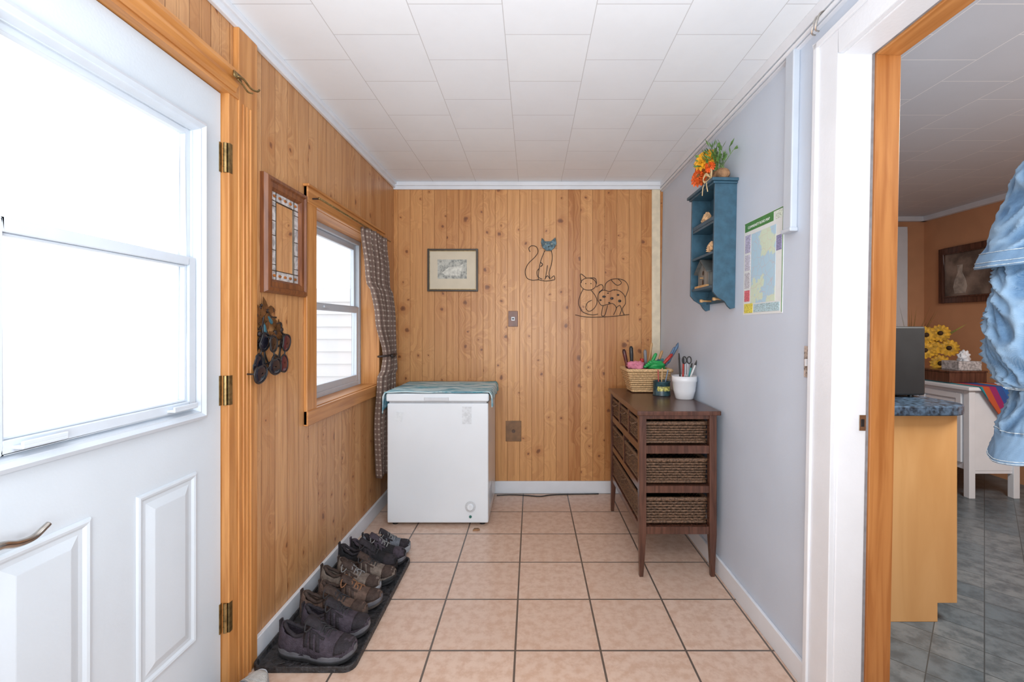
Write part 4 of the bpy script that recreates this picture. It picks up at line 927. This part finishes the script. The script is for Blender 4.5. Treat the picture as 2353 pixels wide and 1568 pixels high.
b=B(); box(b,x0-.02,x1+.02,y0-.02,y1+.02,.79,.815); fin(b,'top',white,wcab,bevel=.004)
for x in (x0,x1-.045):
    for y in (y0,y1-.045): b=B(); box(b,x,x+.045,y,y+.045,0,.79); fin(b,'leg',white,wcab,bevel=.003)
for k in range(2):
    ya=y0+.06+k*.38; d=B(); ringbox(d,x0-.006,x0+.01,ya,ya+.35,.25,.76,.04); o=fin(d,'door',white,wcab,bevel=.002)
    d=B()
    for j in range(12): box(d,x0-.002,x0+.008,ya+.04,ya+.31,.30+j*.035,.322+j*.035)
    fin(d,'slats',white,o)
    d=B(); ell(d,(x0-.014,ya+.32,.52),.009,.009,.009); fin(d,'knob',dkmetal,o)
b=B(); box(b,x0+.04,x1-.04,y0+.012,y0+.016,.18,.215); fin(b,'apron',white,wcab)
rn=thing('table_runner','bright striped woven runner draped over the white cabinet','table runner',(3.4,3.3,.82))
m,nt,bs=newmat('serape_stripes'); tc=nt.nodes.new('ShaderNodeTexCoord'); sp_=nd(nt,'ShaderNodeSeparateXYZ',{0:tc.outputs['Object']})
cr=nt.nodes.new('ShaderNodeValToRGB'); cr.color_ramp.interpolation='CONSTANT'; els=cr.color_ramp.elements
cols=[(.02,.12,.4),(.6,.2,.03),(.45,.02,.03),(.02,.25,.3),(.5,.09,.03),(.3,.02,.12),(.03,.08,.3)]
els[0].position=0; els[0].color=c4(cols[0]); els[1].position=1/7; els[1].color=c4(cols[1])
for k in range(2,7): e=els.new(k/7); e.color=c4(cols[k])
nt.links.new(mt(nt,'FRACT',mt(nt,'MULTIPLY',mt(nt,'ADD',sp_.outputs[0],mt(nt,'MULTIPLY',sp_.outputs[2],.5)),3.0)),cr.inputs[0]); nt.links.new(cr.outputs[0],bs.inputs['Base Color']); bs.inputs['Roughness'].default_value=.9
b=B(); box(b,3.24,3.56,3.278,3.9,.816,.821); prism(b,[(3.24,.82),(3.56,.82),(3.56,.60),(3.47,.55),(3.38,.62)],3.272,3.279,'y'); fin(b,'cloth',m,rn)
wb=thing('wooden_box','dark wooden box on the white cabinet','box',(3.37,3.62,.822)); b=B(); box(b,3.23,3.52,3.5,3.78,.822,.90); fin(b,'box_body',espresso,wb,bevel=.004); b=B(); box(b,3.225,3.525,3.495,3.785,.90,.915); fin(b,'box_lid',espresso,wb,bevel=.004)
tb=thing('tissue_box','grey patterned tissue box with white tissue on the dark box','tissue box',(3.42,3.6,.915)); b=B(); box(b,3.33,3.51,3.53,3.68,.915,.985); fin(b,'carton',M('tissue_carton',(.42,.41,.42),.6,ns=60,na=.4),tb,bevel=.002)
b=B(); lump(b,(3.44,3.6,1.01),.04,.03,.05,.8); fin(b,'tissue',white,tb,smooth=True)
sf=thing('sunflower_bouquet','yellow sunflowers in a vase on the white cabinet','flowers',(3.30,3.86,.822))
b=B(); lathe(b,[(.04,0),(.06,.05),(.055,.12),(.035,.16),(.042,.18)],(3.30,3.9,.822),24); fin(b,'vase',M('olive_vase',(.25,.2,.05),.3,ns=20,na=.3),sf,smooth=True)
sy=M('sunflower_yellow',(.58,.32,.018),.6,ns=40,na=.35); dkc=M('sunflower_center',(.05,.025,.01),.9,ns=60)
for (px,py) in ((2128,770),(2160,766),(2180,800),(2140,800),(2160,835),(2125,805)):
    q=P(px,py,3.86-.04*random.random()); flower(sf,q,(-.5,-1,.1),.075,sy,dkc,1,14,'sunflower')
b=B()
for k in range(60):
    c=Vector((3.28,3.92,1.0)); d=Vector((random.uniform(-.8,.5),random.uniform(-.2,.4),random.uniform(.1,1))).normalized(); L=random.uniform(.3,.5); s=d.orthogonal().normalized()*.012; tip=c+d*L; m1=c+d*L*.65
    b.faces.new([b.verts.new(x) for x in (c,m1+s,tip)]); b.faces.new([b.verts.new(x) for x in (c,tip,m1-s)])
o=fin(b,'foliage',M('yellow_green_leaf',(.2,.18,.03),.7,ns=12,na=.7),sf); o['kind']='stuff'
pt=thing('framed_painting','dark wood framed still-life painting on orange wall','painting',(3.9,4.03,1.7))
b=B(); ringbox(b,3.87,3.9,3.74,4.31,1.478,1.99,.06); ringbox(b,3.86,3.9,3.79,4.26,1.528,1.94,.012); fin(b,'frame',espresso,pt,bevel=.004)
b=B(); box(b,3.88,3.9,3.8,4.25,1.538,1.93); fin(b,'canvas',M('painting_brown',(.22,.17,.14),.6,ns=7,na=.5),pt)
b=B(); prism(b,[(4.10+math.sin(a)*rr_*1.0,1.56+zz) for a,rr_,zz in [(math.pi/2,.05,0),(math.pi/2,.065,.06),(math.pi/2,.05,.13),(math.pi/2,.02,.19),(math.pi/2,.025,.26),(-math.pi/2,.025,.26),(-math.pi/2,.02,.19),(-math.pi/2,.05,.13),(-math.pi/2,.065,.06),(-math.pi/2,.05,0)]],3.877,3.88,'x')
fin(b,'painted_jug',M('painted_jug',(.4,.36,.32),.6,ns=20,na=.3),pt)
# ---------------------------------------------------------------- denim jacket
jk=thing('denim_jacket','light blue denim jacket hanging beside the doorway','jacket',(.95,.80,1.3))
m,nt,bs=newmat('denim'); tc=nt.nodes.new('ShaderNodeTexCoord')
n=nd(nt,'ShaderNodeTexNoise',{'Vector':tc.outputs['Object'],'Scale':26.0,'Detail':8.0,'Roughness':.75})
n2=nd(nt,'ShaderNodeTexNoise',{'Vector':tc.outputs['Object'],'Scale':500.0,'Detail':2.0})
wv=nd(nt,'ShaderNodeTexWave',{'Vector':tc.outputs['Object'],'Scale':260.0,'Distortion':1.0},bands_direction='DIAGONAL')
at=nd(nt,'ShaderNodeAttribute',attribute_name='wear')
c_=mix(nt,sstep(nt,n.outputs[0],.32,.68),(.028,.078,.165),(.075,.15,.255)); c_=mix(nt,mt(nt,'MULTIPLY',at.outputs['Fac'],.8),c_,(.20,.30,.41)); c_=mix(nt,mt(nt,'MULTIPLY',wv.outputs[1],.12),c_,(.35,.44,.52))
nt.links.new(c_,bs.inputs['Base Color']); bs.inputs['Roughness'].default_value=.9; bs.inputs['Specular IOR Level'].default_value=.2
bp=nd(nt,'ShaderNodeBump',{'Strength':.4,'Distance':.001,'Height':n2.outputs[0]}); nt.links.new(bp.outputs[0],bs.inputs['Normal'])
denim=m; stitch=M('pale_stitch',(.34,.40,.45),.8,ns=200,na=.3)
def XY(px,Y=.9): return (px-VX)*Y/F
def ZY(py,Y=.9): return H-(py-VY)*Y/F
def drape(keys,seed,fold=.010,kf=5,ns_=80,seg=110,name='body',yc=.88,hemslope=0,cuffh=.0,seams=(2.6,4.0)):
    b=B(); rings=[]; wear=[]
    zmin=keys[-1][0]
    for i in range(ns_+1):
        q=i/ns_*(len(keys)-1); k=min(int(q),len(keys)-2); t=q-k; A=keys[k];C=keys[k+1]; t2=t*t*(3-2*t)
        z=A[0]+(C[0]-A[0])*t; xl=A[1]+(C[1]-A[1])*t2; xr=A[2]+(C[2]-A[2])*t2; ry=A[3]+(C[3]-A[3])*t2
        cx=(xl+xr)/2; rx=(xr-xl)/2; ring=[]; incuff=(z-zmin)<cuffh
        for j in range(seg):
            a=2*math.pi*j/seg; pv=Vector((math.cos(a)*1.5,math.sin(a)*1.5,0))
            w=noise.noise(pv+Vector((0,0,z*7+seed)))
            diag=z*17+1.6*math.sin(a+.6*seed)+.9*math.cos(2*a)
            r1=1-abs(noise.noise(pv*.9+Vector((0,0,diag+seed*3))))*4.6
            r2=1-abs(noise.noise(pv*1.8+Vector((0,0,diag*1.9+seed*5))))*4.4
            r1=max(-.5,r1); r2=max(-.5,r2)
            s=fold*(w*.6+.85*r1*abs(r1)+.4*r2)
            if incuff: s=s*.3+.004
            zz=z+hemslope*(cx-(cx+rx*math.cos(a)))*(i/ns_)+fold*.3*w
            ring.append(Vector((cx+(rx+s)*math.cos(a),yc+(ry+s)*math.sin(a),zz)))
            wear.append(max(0,min(1,.12+.6*r1+.35*r2)) if not incuff else .45+.3*w)
        rings.append(ring)
    R2=[Vector((cx+(p.x-cx)*.9,yc+(p.y-yc)*.9,p.z+.002)) for p in rings[-1]]
    R3=[Vector((cx+(p.x-cx)*.86,yc+(p.y-yc)*.86,p.z+.03)) for p in rings[-1]]
    lay=b.verts.layers.float.new('wear')
    RR=loft(b,rings+[R2,R3],True); k=0
    for ring in RR[:-2]:
        for v in ring: v[lay]=wear[k]; k+=1
    o=fin(b,name,denim,jk,smooth=True)
    def out(p,d=.0012): v=Vector((p.x-cx,p.y-yc,0)); return p+v.normalized()*d if v.length>0 else p
    sb=B()
    idx=[ns_-1,ns_-3]
    if cuffh:
        kk=next(i for i in range(ns_+1) if (rings[i][0].z-rings[-1][0].z)<cuffh); idx+=[kk+1]
    for kk in idx: tube(sb,[out(p,.0006) for p in rings[kk]],.0008,4,closed=True)
    for sa in seams:
        j=int(sa/(2*math.pi)*seg)
        for dj in (0,2): tube(sb,[out(r[j+dj],.0006) for r in rings],.0008,4)
    fin(sb,'stitching',stitch,o)
drape([(1.70,1.01,1.12,.05),(ZY(345),XY(2356),1.13,.07),(ZY(420),XY(2318),1.14,.085),(ZY(520),XY(2276),1.14,.09),(ZY(603),XY(2236),1.14,.10)],1.3,.007,4,name='body',yc=.86,hemslope=-.12,cuffh=.03,seams=(3.6,4.6))
drape([(ZY(585),XY(2272),1.10,.06),(ZY(650),XY(2258),1.10,.065),(ZY(720),XY(2248),1.10,.07),(ZY(800),XY(2246),1.09,.07),(ZY(850),XY(2268),1.08,.065),(ZY(872),XY(2286),1.08,.06)],5.1,.011,5,name='sleeve',yc=.86,hemslope=-.2,cuffh=.0,seams=(4.2,))
drape([(ZY(850),XY(2318),1.07,.045),(ZY(900),XY(2302),1.06,.05),(ZY(960),XY(2270),1.05,.055),(ZY(1020),XY(2252),1.03,.055)],9.7,.007,4,name='sleeve',yc=.86,hemslope=-.4,cuffh=.045,seams=(4.0,))
b=B(); tube(b,spline([(1.05,.62,1.74),(1.06,.75,1.75),(1.06,.83,1.73),(1.06,.86,1.68)],6),.004,8); box(b,1.02,1.09,.604,.62,1.70,1.78); fin(b,'hanging_hook',chrome,jk)
# ---------------------------------------------------------------- lights, world, camera
w=bpy.data.worlds.new('world'); sc.world=w; w.use_nodes=True
bg=w.node_tree.nodes['Background']; bg.inputs[0].default_value=(.93,.97,1.0,1); bg.inputs[1].default_value=2.25
def area(loc,rot,sx,sy,e,col):
    l=bpy.data.lights.new('fill_area','AREA'); l.shape='RECTANGLE'; l.size=sx; l.size_y=sy; l.energy=e; l.color=col
    o=bpy.data.objects.new('fill_light',l); o.location=loc; o.rotation_euler=rot; sc.collection.objects.link(o); return o  # added fill source, no real fixture behind it
area((0,.0,2.28),(math.radians(35),0,0),1.4,1.0,18,(1,.98,.95))  # added overhead fill aimed down the room
area((0,-.4,1.1),(math.radians(150),0,0),1.2,.8,50,(.90,.96,1))  # added uplight to brighten the ceiling
area((2.5,1.3,2.3),(0,0,0),.8,.8,66,(1,.97,.92))  # added fill from above for the kitchen
area((2.6,.8,1.2),(math.radians(170),0,0),1.0,1.0,16,(1,.98,.96))  # added upward fill for the kitchen ceiling
piv=Vector((XR,0,1.25)); Mx=Matrix.Translation(piv)@Matrix.Rotation(.018,4,'Y')@Matrix.Translation(-piv)
bpy.context.view_layer.update()
for o in leans:
    o.matrix_world=Mx@o.matrix_world
cam=bpy.data.cameras.new('camera'); co=bpy.data.objects.new('camera',cam); sc.collection.objects.link(co)
co.location=(0,0,H); co.rotation_euler=(math.radians(90),0,0); cam.sensor_width=36; cam.sensor_fit='HORIZONTAL'; cam.lens=F/2353*36
cam.shift_x=-(VX-1176.5)/2353; cam.shift_y=-(784-VY)/2353; cam.clip_start=.02
sc.camera=co
